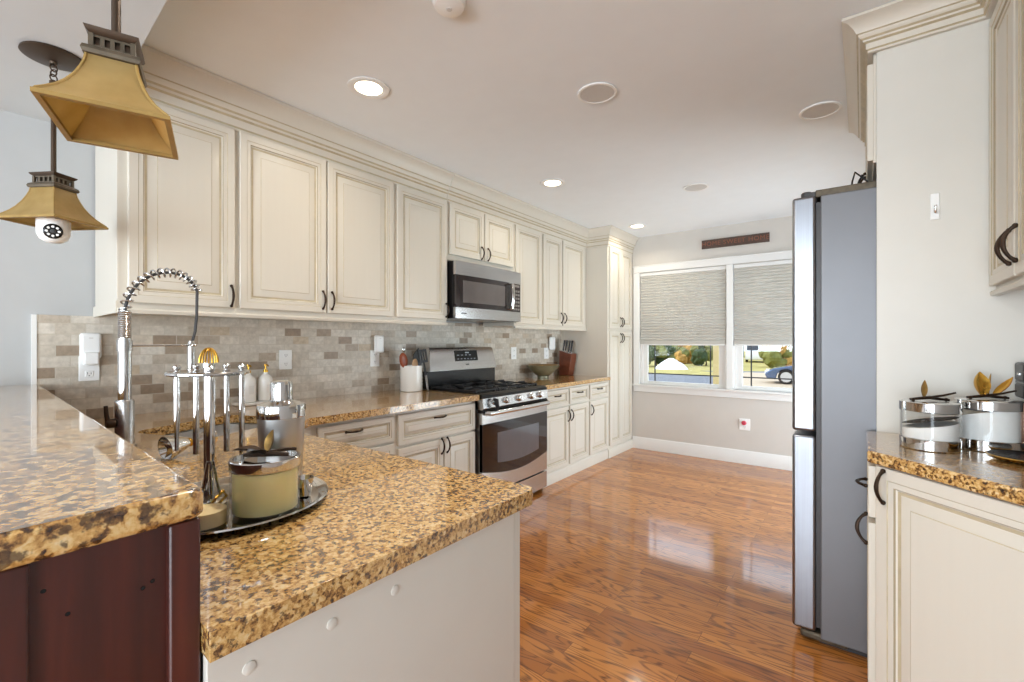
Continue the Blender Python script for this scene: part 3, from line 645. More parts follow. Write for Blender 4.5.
for i in range(3):
    g = MB(); x0 = .025 + i * .272; x1 = x0 + .258; ya, yb2 = .045, .52; z = .952; th = .005
    for y in (ya, yb2): g.box(x0, y - th, .926, x1, y + th, .936)
    for x in (x0 + th, x1 - th): g.box(x - th, ya, .926, x + th, yb2, .936)
    for yc in (ya + .12, yb2 - .12):
        for x, dx in ((x0, 1), (x1, -1)): g.prism_y([(x, .930), (x + dx * .012, z), (x + dx * .095, z), (x + dx * .10, z - .010), (x + dx * .02, .930)], yc - .005, yc + .005)
        xm = (x0 + x1) / 2
        for y, dy in ((yc - .12, 1), (yc + .12, -1)): g.prism_x([(y, .930), (y + dy * .012, z), (y + dy * .085, z), (y + dy * .09, z - .010), (y + dy * .02, .930)], xm - .005, xm + .005)
    for x in (x0 + th, x1 - th):
        for y in (ya, yb2): g.box(x - .007, y - .007, .9185, x + .007, y + .007, .938)
    g.build('grate', IRON, t, bevel=.002)
for x, y in ((.15, .14), (.15, .42), (.43, .28), (.70, .14), (.70, .42)):
    MB().lathe([(.05, .918), (.05, .924), (.036, .926), (.034, .934), (0, .935)], 24, (x, y, 0)).build('burner', IRON, t)
m = MB(); m.prism_x([(.545, .918), (.545, 1.055), (.552, 1.06), (yb, 1.06), (yb, .918)], 0, RW); m.build('backguard_base', BLACK, t)
bgr = lambda i, y0, z: [(i, y0, z), (RW - i, y0, z), (RW - i, yb, z), (i, yb, z)]
bgd = MB().loft([bgr(.004, .515, 1.058), bgr(.010, .518, 1.075), bgr(.030, .548, 1.235), bgr(.036, .560, 1.252)]).build('backguard', STEEL, t, bevel=.003)
sl = (.033) / .177
def on_slope(mb, x0, x1, z0, z1, off, m=0):
    f = lambda z: .515 + (z - 1.058) * sl - off
    mb.quad([(x0, f(z0), z0), (x1, f(z0), z0), (x1, f(z1), z1), (x0, f(z1), z1)], m)
    g = lambda z: f(z) + off + .004
    for a in ((x0, z0, x1, z0), (x1, z0, x1, z1), (x1, z1, x0, z1), (x0, z1, x0, z0)):
        mb.quad([(a[0], f(a[1]), a[1]), (a[0], g(a[1]), a[1]), (a[2], g(a[3]), a[3]), (a[2], f(a[3]), a[3])], m)
    return mb
on_slope(MB(), .31, .60, 1.135, 1.225, .003).build('display', BLACK, bgd)
m = MB(); 
for k in range(6): on_slope(m, .335 + k * .042, .355 + k * .042, 1.150, 1.156, .0042)
for k in range(4): on_slope(m, .335 + k * .05, .362 + k * .05, 1.182, 1.188, .0042)
on_slope(m, .44, .49, 1.20, 1.212, .0042); m.build('button', mat('display_grey', C(160, 165, 170), .4), bgd)
on_slope(MB(), .437, .475, 1.098, 1.108, .002).build('badge', DGREY, bgd)
k = thing('knob_cover', 'black clip hanging over the leftmost range knob', 'clip', (.690, RY + .108, .845), L90)
m = MB(); m.tube([(0, -.0, .03), (-.01, -.028, .025), (-.012, -.034, -.0), (.006, -.03, -.03), (.014, -.02, -.05)], [.010, .014, .017, .014, .008], 10); m.build('clip_body', mat('matte_black_clip', C(30, 28, 30), .8), k)

# ------------------------------------------------------------------ microwave
MW = .834; MY = 2.515; MZ = 1.48
t = thing('microwave', 'stainless over-range microwave under the short cabinet', 'microwave', (.395, MY, MZ), L90)
MB().box(0, .0, .0, MW, .38, .44).build('body', BLACK, t)
bow = lambda x: -.022 - .016 * math.sin(PI * x / MW)
bowed(MB(), 0, MW, .335, .440, 0).build('vent_panel', STEEL, t)
bowed(MB(), 0, MW, 0.002, .085, 0).build('bottom_panel', STEEL, t)
dr = bowed(MB(), .005, .665, .085, .335, 0, -.001).build('door', mat('microwave_black', C(44, 38, 38), .12, coat=.4), t)
bowed(MB(), .075, .590, .125, .295, -.005, -.003).build('window', mat('microwave_window', C(98, 92, 90), .15, coat=.5, var=.06), dr)
bowed(MB(), .665, MW - .004, .085, .335, 0).build('control_panel', mat('control_black', C(58, 52, 50), .25), t)
m = MB()
for r in range(6):
    for c in range(3): bowed(m, .715 + c * .036, .742 + c * .036, .10 + r * .032, .118 + r * .032, -.01, -.002, 2)
bowed(m, .715, .812, .305, .325, -.01, -.002, 2); m.build('button', mat('button_grey', C(122, 116, 112), .5), t)
m = MB(); m.tube([(.652, -.035, .105)] + [(.652, -.072 - .010 * math.sin(PI * k / 8), .112 + .205 * k / 8) for k in range(9)] + [(.652, -.035, .325)], .016, 12, flat=(.6, 1)); m.build('handle', STEELP, dr)
m = MB(); bowed(m, .06, .115, .037, .046, -.02, -.001, 2); m.build('badge', DGREY, t)

# ------------------------------------------------------------------ refrigerator and its surround
FY0 = 2.362; FX = 2.623
t = thing('refrigerator', 'tall stainless refrigerator with grey side beside the white panel', 'refrigerator', (FX, 3.272, 0), -L90)
FW = .91
MB().box(0.0, .105, .03, FW, .86, 1.925).build('body', FRSIDE, t, bevel=.004)
MB().box(.01, .089, .07, FW - .01, .105, 1.90).build('gasket', DGREY, t)
fd = []
for (x0, x1, z0, z1) in ((.0, FW / 2 - .003, .912, 1.932), (FW / 2 + .003, FW, .912, 1.932), (0, FW, .05, .895)):
    d = MB().box(x0, 0, z0, x1, .089, z1).build('door', STEELV, t, bevel=.012, seg=3); fd.append(d)
MB().box(.02, .085, 1.925, FW - .02, .86, 1.957).build('top_cover', PEWTER, t, bevel=.004)
for x in (.06, FW - .06): MB().lathe([(.022, 1.932), (.022, 1.958), (.018, 1.962), (0, 1.962)], 20, (x, .05, 0)).box(x - .022, .045, 1.938, x + .022, .11, 1.956).build('hinge_cap', DGREY, t)
MB().box(.03, .10, .0, FW - .03, .82, .03).build('kick_plate', DGREY, t)
MB().box(FW - .16, .03, .012, FW - .005, .20, .046).build('foot_grille', PEWTER, t, bevel=.01)
YP = 2.33; ZR1, DR1 = 2.475, 2.425
PX0 = 2.915
t = thing('fridge_panel', 'plain white tall panel closing the side of the refrigerator', 'panel', (3.2, YP, 0)); 
MB().box(PX0 - 3.2, 0, 0, XR - .002 - 3.2, .020, 2.47).build('panel_board', PANELW, t, bevel=.001)
cabinet('cream two-door cabinet above the refrigerator', 'cabinet', (2.905, 3.44, 0), -L90, 3.44 - YP - .022, XR - .002 - 2.905, 2.02, ZR1, [('door', .02, 2.035, .54, DR1, ('v', .51, 2.08)), ('door', .55, 2.035, 1.075, DR1, ('v', .575, 2.08))], 'upper_cabinet')
cb = MB(); cb.tube([(2.83, 2.52, 1.962), (2.835, 2.50, 2.0), (2.845, 2.47, 2.03), (2.87, 2.46, 2.0), (2.90, 2.46, 1.962)], .0035, 8); cb.tube([(2.85, 2.50, 1.961), (2.86, 2.48, 1.99), (2.87, 2.47, 2.015)], .0035, 8)
tag(cb.build('cable', CABLE), 'thin black cable looping up on top of the refrigerator', 'cable')
crown([(2.905, 3.44), (2.905, YP), (3.235, YP), (3.235, .9)], 'cream crown molding around the fridge cabinet and white panel', 1, .012, .62)
# right-hand upper cabinet
def rrail(w):
    def fn(t): MB().prism_x([(.0, 1.48), (-.012, 1.48), (-.016, 1.474), (-.012, 1.462), (.006, 1.462), (.012, 1.48)], 0, w).build('light_rail', CREAM, t)
    return fn
cabinet('cream double-door upper cabinet on the right wall above the canisters', 'cabinet', (3.245, YP - .002, 0), -L90, .73, XR - .002 - 3.245, 1.48, ZR1, [('door', .018, 1.495, .355, DR1, ('v', .325, 1.585)), ('door', .367, 1.495, .705, DR1, ('v', .397, 1.585))], 'upper_cabinet', None, rrail(.73))
cabinet('cream upper cabinet on the right wall nearest the dining room', 'cabinet', (3.245, YP - .734, 0), -L90, .69, XR - .002 - 3.245, 1.48, ZR1, [('door', .018, 1.495, .335, DR1, ('v', .305, 1.585)), ('door', .347, 1.495, .675, DR1, ('v', .377, 1.585))], 'upper_cabinet', None, rrail(.69))
# angled base cabinet with its worktop
ZR = .945
t = thing('corner_base_cabinet', 'cream angled base cabinet at the right edge, under the canisters', 'cabinet', (2.905, 1.925, 0))
dv = Vector((.717, -.697)); Ld = .62
ex, ey = 2.905 + dv.x * Ld, 1.925 + dv.y * Ld
q = MB(); q.M = Matrix.Translation((-2.905, -1.925, 0)); q.prism([(2.905, YP - .002), (2.905, 1.925), (ex, ey), (XR - .003, ey), (XR - .003, YP - .002)], 0, ZR - .041); q.build('carcass', CREAM, t)
rd = math.atan2(dv.y, dv.x)
d = door_mb(.555, .775, .06).build('door', CM, t, smooth=20); d.location = (dv.x * .018, dv.y * .018, .125); d.rotation_euler = (0, 0, rd); pull(d, .030, .715)
d = door_mb(.36, .17, .034, small=True).build('drawer', CM, t, smooth=20); d.location = (0, .385, .715); d.rotation_euler = (0, 0, -L90); pull(d, .18, .07, False)
d = door_mb(.36, .57, .055).build('door', CM, t, smooth=20); d.location = (0, .385, .125); d.rotation_euler = (0, 0, -L90); pull(d, .30, .53)
q = MB(); q.prism([(-.012, .40), (-.012, -.005), (-.012 + dv.x * .0, -.01), (dv.x * Ld - .008, dv.y * Ld - .012), (dv.x * Ld, dv.y * Ld), (0, 0), (0, .40)], 0, .10); q.build('plinth', CREAM, t)
slab([(2.882, YP - .001), (2.882, 1.905), (2.882 + dv.x * .66, 1.905 + dv.y * .66), (XR - .003, 1.905 + dv.y * .66), (XR - .003, YP - .001)], ZR - .04, ZR, GRAN, 'countertop', 'golden granite top of the angled cabinet under the canisters')

# ------------------------------------------------------------------ canisters and things on the right counter
def leaf(mb, base, direction, L, Wd, up=.4, m=0, curl=.25):
    d = Vector(direction).normalized(); s = d.cross(Vector((0, 0, 1)));
    if s.length < .1: s = Vector((1, 0, 0))
    s.normalize(); n = s.cross(d); rows = []
    for k in range(9):
        a = k / 8; w = Wd * math.sin(PI * min(1, a * .93 + .06)) ** .8 * (1 - .25 * a); c = Vector(base) + d * L * a + n * curl * L * (a * a)
        rows.append([c - s * w + n * w * .35, c - s * w * .5 + n * w * .05, c, c + s * w * .5 + n * w * .05, c + s * w + n * w * .35])
    for side in (0, 1):
        off = n * (.0012 if side else 0)
        ids = [[mb.vert(p - off) for p in r] for r in rows]
        for j in range(8):
            for q in range(4): mb.face((ids[j][q], ids[j][q+1], ids[j+1][q+1], ids[j+1][q]), m)
    return mb
def canister(name, label, loc, r, h, fill, rz, leaves, twigm):
    t = thing(name, label, 'canister', loc, rz, 'glass canisters with metal bands')
    MB().lathe([(r, 0), (r + .0015, .002), (r + .0015, .034), (r, .036), (r - .004, .036), (r - .004, .004), (0, .004)], 40, cap=False).build('base_band', STEELP, t)
    MB().lathe([(r - .0005, .036), (r - .0005, h - .030), (r - .004, h - .030), (r - .004, .036)], 40, cap=False).build('glass_body', CLEAR, t)
    fill(t, r - .006, h)
    MB().lathe([(0, h - .004), (r - .01, h - .004), (r - .01, h - .03), (r + .002, h - .03), (r + .002, h - .002), (r - .002, h), (0, h + .001)], 40, cap=False).build('lid', STEELP, t)
    m = MB(); m.tube([(-r * .75, .01, h + .006), (-r * .35, -.006, h + .012), (0, 0, h + .013), (r * .4, .004, h + .008), (r * .75, -.008, h + .005)], [.004, .005, .006, .005, .004], 8)
    m.tube([(-.01, 0, h + .012), (r * .35, -.02, h + .022), (r * .75, -.03, h + .032)], [.004, .0035, .003], 8)
    for sx in (-r * .72, r * .7): m.sphere((sx, 0, h + .006), .006, 8, 6)
    tw = m.build('twig_handle', twigm[0], t)
    m = MB()
    for b, d, L, w in leaves: leaf(m, b, d, L, w)
    m.build('leaf', twigm[1], tw)
    return t
def wavy_fill(levels):
    def fn(t, r, h):
        n = 40; prev = None
        for li, (z0f, amp, ph, m, nm) in enumerate(levels):
            mb = MB(); zt = lambda a: z0f * h + amp * math.sin(a + ph)
            zb = prev if prev else (lambda a: .006)
            a_ = [2 * PI * k / n for k in range(n)]
            bt = [(r * math.cos(a), r * math.sin(a), zb(a)) for a in a_]; tp = [(r * math.cos(a), r * math.sin(a), zt(a)) for a in a_]
            mb.loft([bt, tp]); mb.build(nm, m, t); prev = zt
    return fn
c1 = (3.0495, 2.072, ZR + .001); c2 = (3.2015, 2.172, ZR + .001)
face1 = R(37)
canister('glass_canister', 'glass canister with a dark swirl in white powder, nearer the refrigerator', c1, .0775, .155,
    wavy_fill([(.50, .014, 2.2, SUGAR, 'powder'), (.60, .016, 2.4, COFFEE, 'dark_layer'), (.80, .003, 0, SUGAR, 'powder')]), face1,
    [((-.02, 0, .17), (-.18, .0, 1), .055, .014)], (BRONZE, OLDGOLD))
canister('glass_canister', 'glass canister of white powder with large gold leaves on its lid', c2, .081, .163,
    wavy_fill([(.72, .020, 2.9, SUGAR, 'powder'), (.80, .002, 0, mat('steel_blue_grey', C(150, 160, 175), .5, .2), 'scoop')]), face1,  # blue-grey layer on top of the powder
    [((-.02, 0, .178), (-.35, 0, 1), .075, .032), ((.0, .0, .178), (-.1, .1, 1), .07, .022), ((.02, 0, .176), (.85, 0, .5), .085, .018)], (BRONZE, GOLD))
t = thing('coffee_maker', 'dark grey coffee maker with copper tank behind the second canister', 'coffee maker', (3.392, 2.262, ZR + .001))
MB().box(-.104, -.056, .165, .104, .056, .215).box(-.104, -.056, .22, .104, .056, .285).box(.02, -.056, 0, .104, .056, .17).build('housing', DGREY, t, bevel=.008)
MB().box(-.102, -.054, .214, .102, .054, .222).build('seam', BLACK, t)
MB().lathe([(.05, .022), (.052, .03), (.052, .14), (.04, .16), (0, .16)], 32, (-.046, .0, 0)).build('tank', COPPER, t)
MB().box(-.104, -.056, 0, .104, .056, .02).build('base', DGREY, t, bevel=.006)
MB().box(-.1055, -.012, .243, -.1035, .012, .249).build('button', STEELP, t)
t = thing('round_tray', 'small round black plate with a gold rim in front of the canisters', 'plate', (3.262, 2.005, ZR + .001))
MB().lathe([(.055, 0), (.078, .005), (.092, .014), (.088, .016), (.075, .009), (0, .006)], 40, cap=True, mfun=lambda j: 1 if j in (0, 1, 2) else 0).build('plate', [BLACK, GOLD], t)
t = thing('wall_hook', 'white adhesive hook on the plain white panel', 'hook', (3.086, YP - .001, 1.757))
MB().box(-.013, -.005, 0, .013, 0, .098).build('back_plate', WPLAS, t, bevel=.003)
MB().tube([(0, -.006, .035), (0, -.018, .025), (0, -.022, .035), (0, -.022, .05)], .004, 8).build('hook', STEELP, t)

# ------------------------------------------------------------------ ceiling fittings
def recessed(x, y, label):
    t = thing('recessed_light', label, 'ceiling light', (x, y, ZC - .001), 0, 'recessed ceiling lights')
    MB().lathe([(.100, 0), (.100, -.005), (.088, -.008), (.066, -.003), (.066, 0)], 40, cap=False).build('trim_ring', WPLAS, t)
    MB().lathe([(.066, -.001), (.064, -.0035), (.0, -.004)], 32, cap=False).build('lens', LAMPON, t)
recessed(*CANS[0], 'lit recessed ceiling light nearest the pendants, the largest of the three')
recessed(*CANS[1], 'lit recessed ceiling light in front of the microwave cabinets, the middle of three')
recessed(*CANS[2], 'lit recessed ceiling light beside the pantry crown, nearest the window')
for (x, y, r, lb) in ((1.79, 2.138, .10, 'round white ceiling speaker nearest the camera, in mid ceiling'), (1.78, 3.93, .098, 'round white ceiling speaker farther back, toward the window'), (2.685, 3.04, .10, 'round white ceiling speaker beside the fridge cabinet crown')):
    t = thing('ceiling_speaker', lb, 'speaker', (x, y, ZC - .001), 0, 'round ceiling speakers')
    MB().lathe([(r, 0), (r, -.006), (r - .006, -.008), (r - .014, -.006), (r - .014, 0)], 40, cap=False).build('rim', WPLAS, t)
    MB().lathe([(r - .014, -.004), (.0, -.0055)], 40, cap=False).build('grille', SPEAK, t)
SMX, SMY = 1.645, 1.222
t = thing('smoke_detector', 'white round smoke detector at the top edge of the photo', 'smoke detector', (SMX, SMY, ZC - .001))
MB().lathe([(.062, 0), (.062, -.012), (.054, -.028), (.03, -.034), (0, -.034)], 32).build('housing', WPLAS, t)
MB().lathe([(.012, -.033), (.010, -.037), (0, -.037)], 16).build('test_button', SPEAK, t)

# ------------------------------------------------------------------ pendants over the bar
def pendant(label, loc, rz):
    t = thing('pendant_lamp', label, 'pendant lamp', loc, rz, 'pendant lamps over the bar')
    hx, hy, kz = .117, .096, 1.08
    rect = lambda s, z, ins=0: [(-hx * s + ins, -hy * s + ins, z * kz), (hx * s - ins, -hy * s + ins, z * kz), (hx * s - ins, hy * s - ins, z * kz), (-hx * s + ins, hy * s - ins, z * kz)]
    pf = [(1.0, 0), (.965, .007), (.87, .016), (.75, .029), (.64, .045), (.545, .063), (.47, .082), (.42, .098), (.395, .114)]
    m = MB(); outer_ = [rect(s, z) for s, z in pf]; inner_ = [rect(s, z, .004) for s, z in pf[::-1]]
    m.loft(outer_ + inner_ + [outer_[0]], cap=(False, False)); sh = m.build('lamp_shade', AMBER, t, smooth=25)
    m = MB(); m.loft([rect(1.02, -.003), rect(1.02, .004), rect(.92, .004), rect(.92, -.003), rect(1.02, -.003)], cap=(False, False)); m.build('shade_rim', AMBERIN, sh)
    for sx, sy in ((1, 1), (1, -1), (-1, 1), (-1, -1)): MB().tube([(hx * s * sx, hy * s * sy, z * kz) for s, z in pf], .0028, 6).build('corner_lead', AMBERIN, sh)
    MB().loft([rect(.39, .112), rect(.45, .113), rect(.475, .119), rect(.45, .126), rect(.38, .130)]).build('collar', PEWTER, t)
    MB().loft([rect(.29, .129), rect(.29, .152)]).build('gallery', DBRONZE, t)
    g = .335; z0, z1, z2, z3 = .129 * kz, .134 * kz, .148 * kz, .153 * kz
    for sx in (-1, 1):
        for sy in (-1, 1): MB().box(sx * hx * g - .004, sy * hy * g - .004, z0, sx * hx * g + .004, sy * hy * g + .004, z3).build('gallery_post', PEWTER, t)
    for sx in (-1, 1):
        a = sx * hx * g; m = MB(); m.box(a - .0015, -hy * g, z0, a + .0015, hy * g, z1).box(a - .0015, -hy * g, z2, a + .0015, hy * g, z3)
        for k in (-1, 0, 1): m.box(a - .0014, k * hy * .16 - .0035, z1, a + .0014, k * hy * .16 + .0035, z2)
        m.build('gallery_fret', PEWTER, t)
        a = sx * hy * g; m = MB(); m.box(-hx * g, a - .0015, z0, hx * g, a + .0015, z1).box(-hx * g, a - .0015, z2, hx * g, a + .0015, z3)
        for k in (-1, 0, 1): m.box(k * hx * .16 - .0035, a - .0014, z1, k * hx * .16 + .0035, a + .0014, z2)
        m.build('gallery_fret', PEWTER, t)
    MB().loft([rect(.35, .152), rect(.42, .158), rect(.44, .163), rect(.22, .168), rect(.09, .176)]).build('cap_plate', DBRONZE, t)
    H = ZD - loc[2]
    MB().tube([(0, 0, .178), (0, 0, H - .10)], .008, 12).lathe([(.012, H - .125), (.012, H - .095), (.005, H - .09)], 14).build('rod', DBRONZE, t)
    m = MB()
    for k in range(4): m.torus((0, 0, H - .082 + k * .0185), .0125, .0024, 16, 6, Matrix.Rotation(R(90), 3, 'X') if k % 2 else Matrix.Rotation(R(90), 3, 'Y'))
    m.build('chain', DBRONZE, t)
    MB().lathe([(.088, H - .001), (.090, H - .008), (.072, H - .016), (.03, H - .021), (.012, H - .024), (.010, H - .032), (0, H - .033)], 40).build('canopy', DBRONZE, t)
    MB().lathe([(.018, .05), (.020, .06), (.020, .11), (.012, .118)], 20).build('socket', DBRONZE, t)
    return t
pendant('amber glass pagoda pendant with an empty shade, seen from below at the top left', (1.641, .261, 1.74), R(-20))
pendant('amber glass pagoda pendant with a white bulb camera under its shade', (.485, .327, 1.74), R(32))
t = thing('bulb_camera', 'white round security camera screwed into the farther pendant', 'camera', (.485, .327, 1.665), R(80))
MB().lathe([(0, 0), (.022, .003), (.038, .014), (.046, .032), (.047, .05), (.047, .084), (.04, .09), (.018, .092), (.016, .118), (0, .118)], 32).build('shell', WPLAS, t)
q = MB(); q.M = Matrix.Translation((0, -.030, .040)) @ Matrix.Rotation(R(100), 4, 'X'); q.lathe([(.027, 0), (.027, .014), (.022, .018), (0, .019)], 28); f = q.build('lens_face', BLACK, t)
q = MB()
for k in range(8):
    q.M = Matrix.Translation((0, -.030, .040)) @ Matrix.Rotation(R(100), 4, 'X') @ Matrix.Translation((.0165 * math.cos(k * PI / 4), .0165 * math.sin(k * PI / 4), .0165)); q.lathe([(.0042, 0), (.0042, .004), (0, .0045)], 10)
q.build('led', WPLAS, f)
q = MB(); q.M = Matrix.Translation((0, -.030, .040)) @ Matrix.Rotation(R(100), 4, 'X'); q.lathe([(.008, .018), (.007, .022), (0, .023)], 14); q.build('lens', DGREY, f)

# ------------------------------------------------------------------ outlets, sign
def outlet(name, label, loc, rz, w=.072, h=.118, parts=True, cat='outlet', mt=WPLAS):
    t = thing(name, label, cat, loc, rz)
    MB().box(-w / 2, -.006, 0, w / 2, 0, h).build('cover_plate', mt, t, bevel=.002)
    for z in (h * .28, h * .72):
        q = MB(); q.box(-.016, -.008, z - .014, .016, -.005, z + .014); s_ = q.build('socket', WPLAS, t, bevel=.003)
        q = MB(); q.box(-.0075, -.0086, z - .002, -.0055, -.0075, z + .008).box(.0055, -.0086, z - .002, .0075, -.0075, z + .008).box(-.002, -.0086, z - .010, .002, -.0075, z - .006); q.build('slot', DGREY, s_)
    return t
def tile_pt(y, z, off=.0125): return (XW(y) + off, y, z)
outlet('wall_outlet', 'white outlet under the plug-in on the tile by the faucet', tile_pt(.553, 1.104), LW, .078, .125)
outlet('wall_outlet', 'white outlet on the tile between the soap bottles and the white plug-in', tile_pt(1.517, 1.118), LW, .080, .128)
outlet('wall_outlet', 'white outlet under the tall plug-in beside the utensil crock', tile_pt(2.190, 1.110), LW, .080, .125)
outlet('wall_outlet', 'white outlet on the tile just right of the range backguard', tile_pt(3.846, 1.118), LW, .085, .128)
outlet('wall_outlet', 'white outlet under the plug-in beside the knife block', tile_pt(4.42, 1.108), LW, .085, .125)
def plugin(label, y, z, w, h, two=True):
    t = thing('plug_in', label, 'plug-in device', tile_pt(y, z, .0215), LW)
    MB().box(-w / 2, -.034, .0, w / 2, 0, h).build('housing', WPLAS, t, bevel=.014, seg=4)
    if two: MB().box(-w * .36, -.050, -.03, w * .36, -.001, .035).build('plug_body', WPLAS, t, bevel=.008, seg=3)
    MB().box(-.008, -.0352, h - .028, .008, -.0335, h - .024).build('mark', SPEAK, t)
plugin('white rounded plug-in device on the tile behind the spring faucet', .555, 1.215, .082, .13)
plugin('white tall plug-in device on the tile left of the utensil crock', 2.212, 1.215, .080, .138, False)
plugin('white plug-in device on the tile left of the knife block', 4.50, 1.210, .10, .148, False)
t = outlet('wall_outlet', 'white outlet with a dark pink plug cap on the far wall under the window', (1.871, YF - .0005, .357), 0, .105, .122)
MB().lathe([(.024, 0), (.024, .012), (.018, .018), (0, .02)], 20).build('plug_cap', RED, t).matrix_local = Matrix.Translation((-.006, -.008, .078)) @ Matrix.Rotation(R(90), 4, 'X')
t = thing('wall_sign', 'dark narrow wooden sign reading HOME SWEET HOME above the window', 'sign', (1.77, YF - .001, 2.388))
MB().box(-.335, -.018, -.048, .335, 0, .048).build('board', SIGNW, t, bevel=.002)
fc = bpy.data.curves.new('lettering', 'FONT'); fc.body = 'HOME SWEET HOME'; fc.size = .066; fc.extrude = .001; fc.align_x = 'CENTER'; fc.align_y = 'CENTER'; fc.space_character = 1.12; fc.materials.append(SIGNL)
fo = bpy.data.objects.new('lettering', fc); COL.objects.link(fo); dg = bpy.context.evaluated_depsgraph_get(); me_ = bpy.data.meshes.new_from_object(fo.evaluated_get(dg)); bpy.data.objects.remove(fo); fo = bpy.data.objects.new('lettering', me_); COL.objects.link(fo); fo.parent = t; fo.location = (0, -.0192, 0); fo.rotation_euler = (R(90), 0, 0)

# ------------------------------------------------------------------ things on the left and right counters
ZG = .915
tr_ = tag(MB().prism([(-.165, 1.185), (-.055, 1.185), (-.055, 1.425), (-.165, 1.425)], ZG, ZG + .018).build('soap_tray', WCER, bevel=.006, seg=3), 'narrow white tray under the two soap bottles', 'tray')
for y, lb in ((1.258, 'white glass soap bottle on the white tray, closer to the faucet'), (1.360, 'white glass soap bottle on the white tray, closer to the outlet')):
    t = thing('soap_bottle', lb, 'bottle', (-.11, y, ZG + .0195), 0, 'white soap bottles')
    MB().lathe([(.039, 0), (.042, .004), (.042, .125), (.039, .142), (.024, .158), (.014, .166), (.014, .176), (0, .176)], 28).build('bottle', WCER, t)
    MB().lathe([(.014, .174), (.014, .190), (.005, .192), (.005, .214), (.010, .216), (.010, .226), (0, .228)], 18).tube([(0, 0, .221), (.028, 0, .222), (.036, 0, .214)], .004, 8).build('pump', GOLD, t)
    MB().box(.0410, -.014, .05, .0425, .014, .10).build('paper_label', mat('label_paper', C(224, 222, 216), .7), t)
ck = (.045, 2.402)
t = thing('utensil_crock', 'white ribbed ceramic crock holding cooking utensils beside the range', 'crock', (ck[0], ck[1], ZG))
pf = [(.082, 0), (.086, .004)] + [(.086 + (.0012 if k % 2 else -.0006), .01 + k * .0135) for k in range(14)] + [(.087, .195), (.087, .20), (.081, .20), (.080, .01), (0, .008)]
MB().lathe(pf, 44, cap=True).build('crock', WCER, t)
def utensil(name, label, cat, loc, rx, ry, rz, parts):
    t = thing(name, label, cat, loc); t.rotation_euler = (rx, ry, rz)
    for nm, mb, m in parts: mb.build(nm, m, t)
    return t
GUt = 'utensils in the white crock'
sp_ = MB().tube([(0, 0, 0), (0, 0, .18)], .006, 8); hd = MB().sphere((0, 0, .24), .04, 16, 10, sc=(.3, 1, 1.5))
utensil('wooden_spoon', 'reddish brown wooden spoon leaning left in the crock', 'spoon', (ck[0] + .01, ck[1] - .02, ZG + .012), R(16), 0, 0, [('handle', sp_, WOODR), ('spoon_head', hd, WOODR)])
utensil('wooden_spatula', 'pale wooden spatula in the middle of the crock', 'spatula', (ck[0] + .035, ck[1] + .0, ZG + .012), R(-2), 0, 0, [('handle', MB().tube([(0, 0, 0), (0, 0, .16)], .006, 8), WOODL), ('blade', MB().sphere((0, 0, .20), .03, 14, 10, sc=(.25, 1, 1.4)), WOODL)])
utensil('steel_spoon', 'steel handled utensil upright at the back of the crock', 'spoon', (ck[0] - .03, ck[1] - .02, ZG + .012), R(6), 0, 0, [('handle', MB().tube([(0, 0, 0), (0, 0, .30)], .005, 8), STEELP), ('tip', MB().sphere((0, 0, .315), .014, 12, 8, sc=(.6, 1, 1.6)), STEELP)])
bl = MB().prism_x([(-.042, .20), (.038, .18), (.045, .25), (.0, .325), (-.045, .275)], -.004, .004)
utensil('black_spatula', 'black flat spatula standing at the range side of the crock', 'spatula', (ck[0] + .015, ck[1] + .03, ZG + .012), R(-5), 0, 0, [('handle', MB().tube([(0, 0, 0), (0, 0, .21)], .007, 8), BPLAS), ('blade', bl, mat('spatula_black', C(48, 46, 46), .35))])
m = MB()
for (a, b) in ((-.044, -.030), (-.018, -.008), (.004, .014), (.028, .042)): m.box(-.003, a, .235, .003, b, .31)
m.box(-.003, -.044, .22, .003, .042, .240).box(-.003, -.044, .305, .003, .042, .325)
utensil('slotted_turner', 'black slotted turner leaning between the crock and the range backguard', 'turner', (ck[0] + .110, ck[1] + .075, ZG + .004), R(5), R(-7), 0, [('handle', MB().tube([(0, 0, 0), (0, 0, .12)], .008, 8), STEELP), ('shaft', MB().tube([(0, 0, .12), (0, 0, .23)], [.009, .006], 8), BPLAS), ('slotted_head', m, BPLAS)])
# bowl and knife block
t = thing('serving_bowl', 'wide bronze glazed bowl on the granite right of the range', 'bowl', (.15, 4.12, ZG))
MB().lathe([(.06, 0), (.062, .012), (.06, .02), (.10, .05), (.15, .095), (.178, .138), (.172, .140), (.14, .098), (.09, .055), (.03, .035), (0, .034)], 48, mfun=lambda j: 0 if j < 5 else 1).build('bowl', [BOWLOUT, OIL], t)
m = MB()
for (x, y, z, r) in ((-.03, .02, .085, .035), (.04, -.02, .082, .035)): m.sphere((x, y, z), r, 16, 10, sc=(1, 1, .95)); 
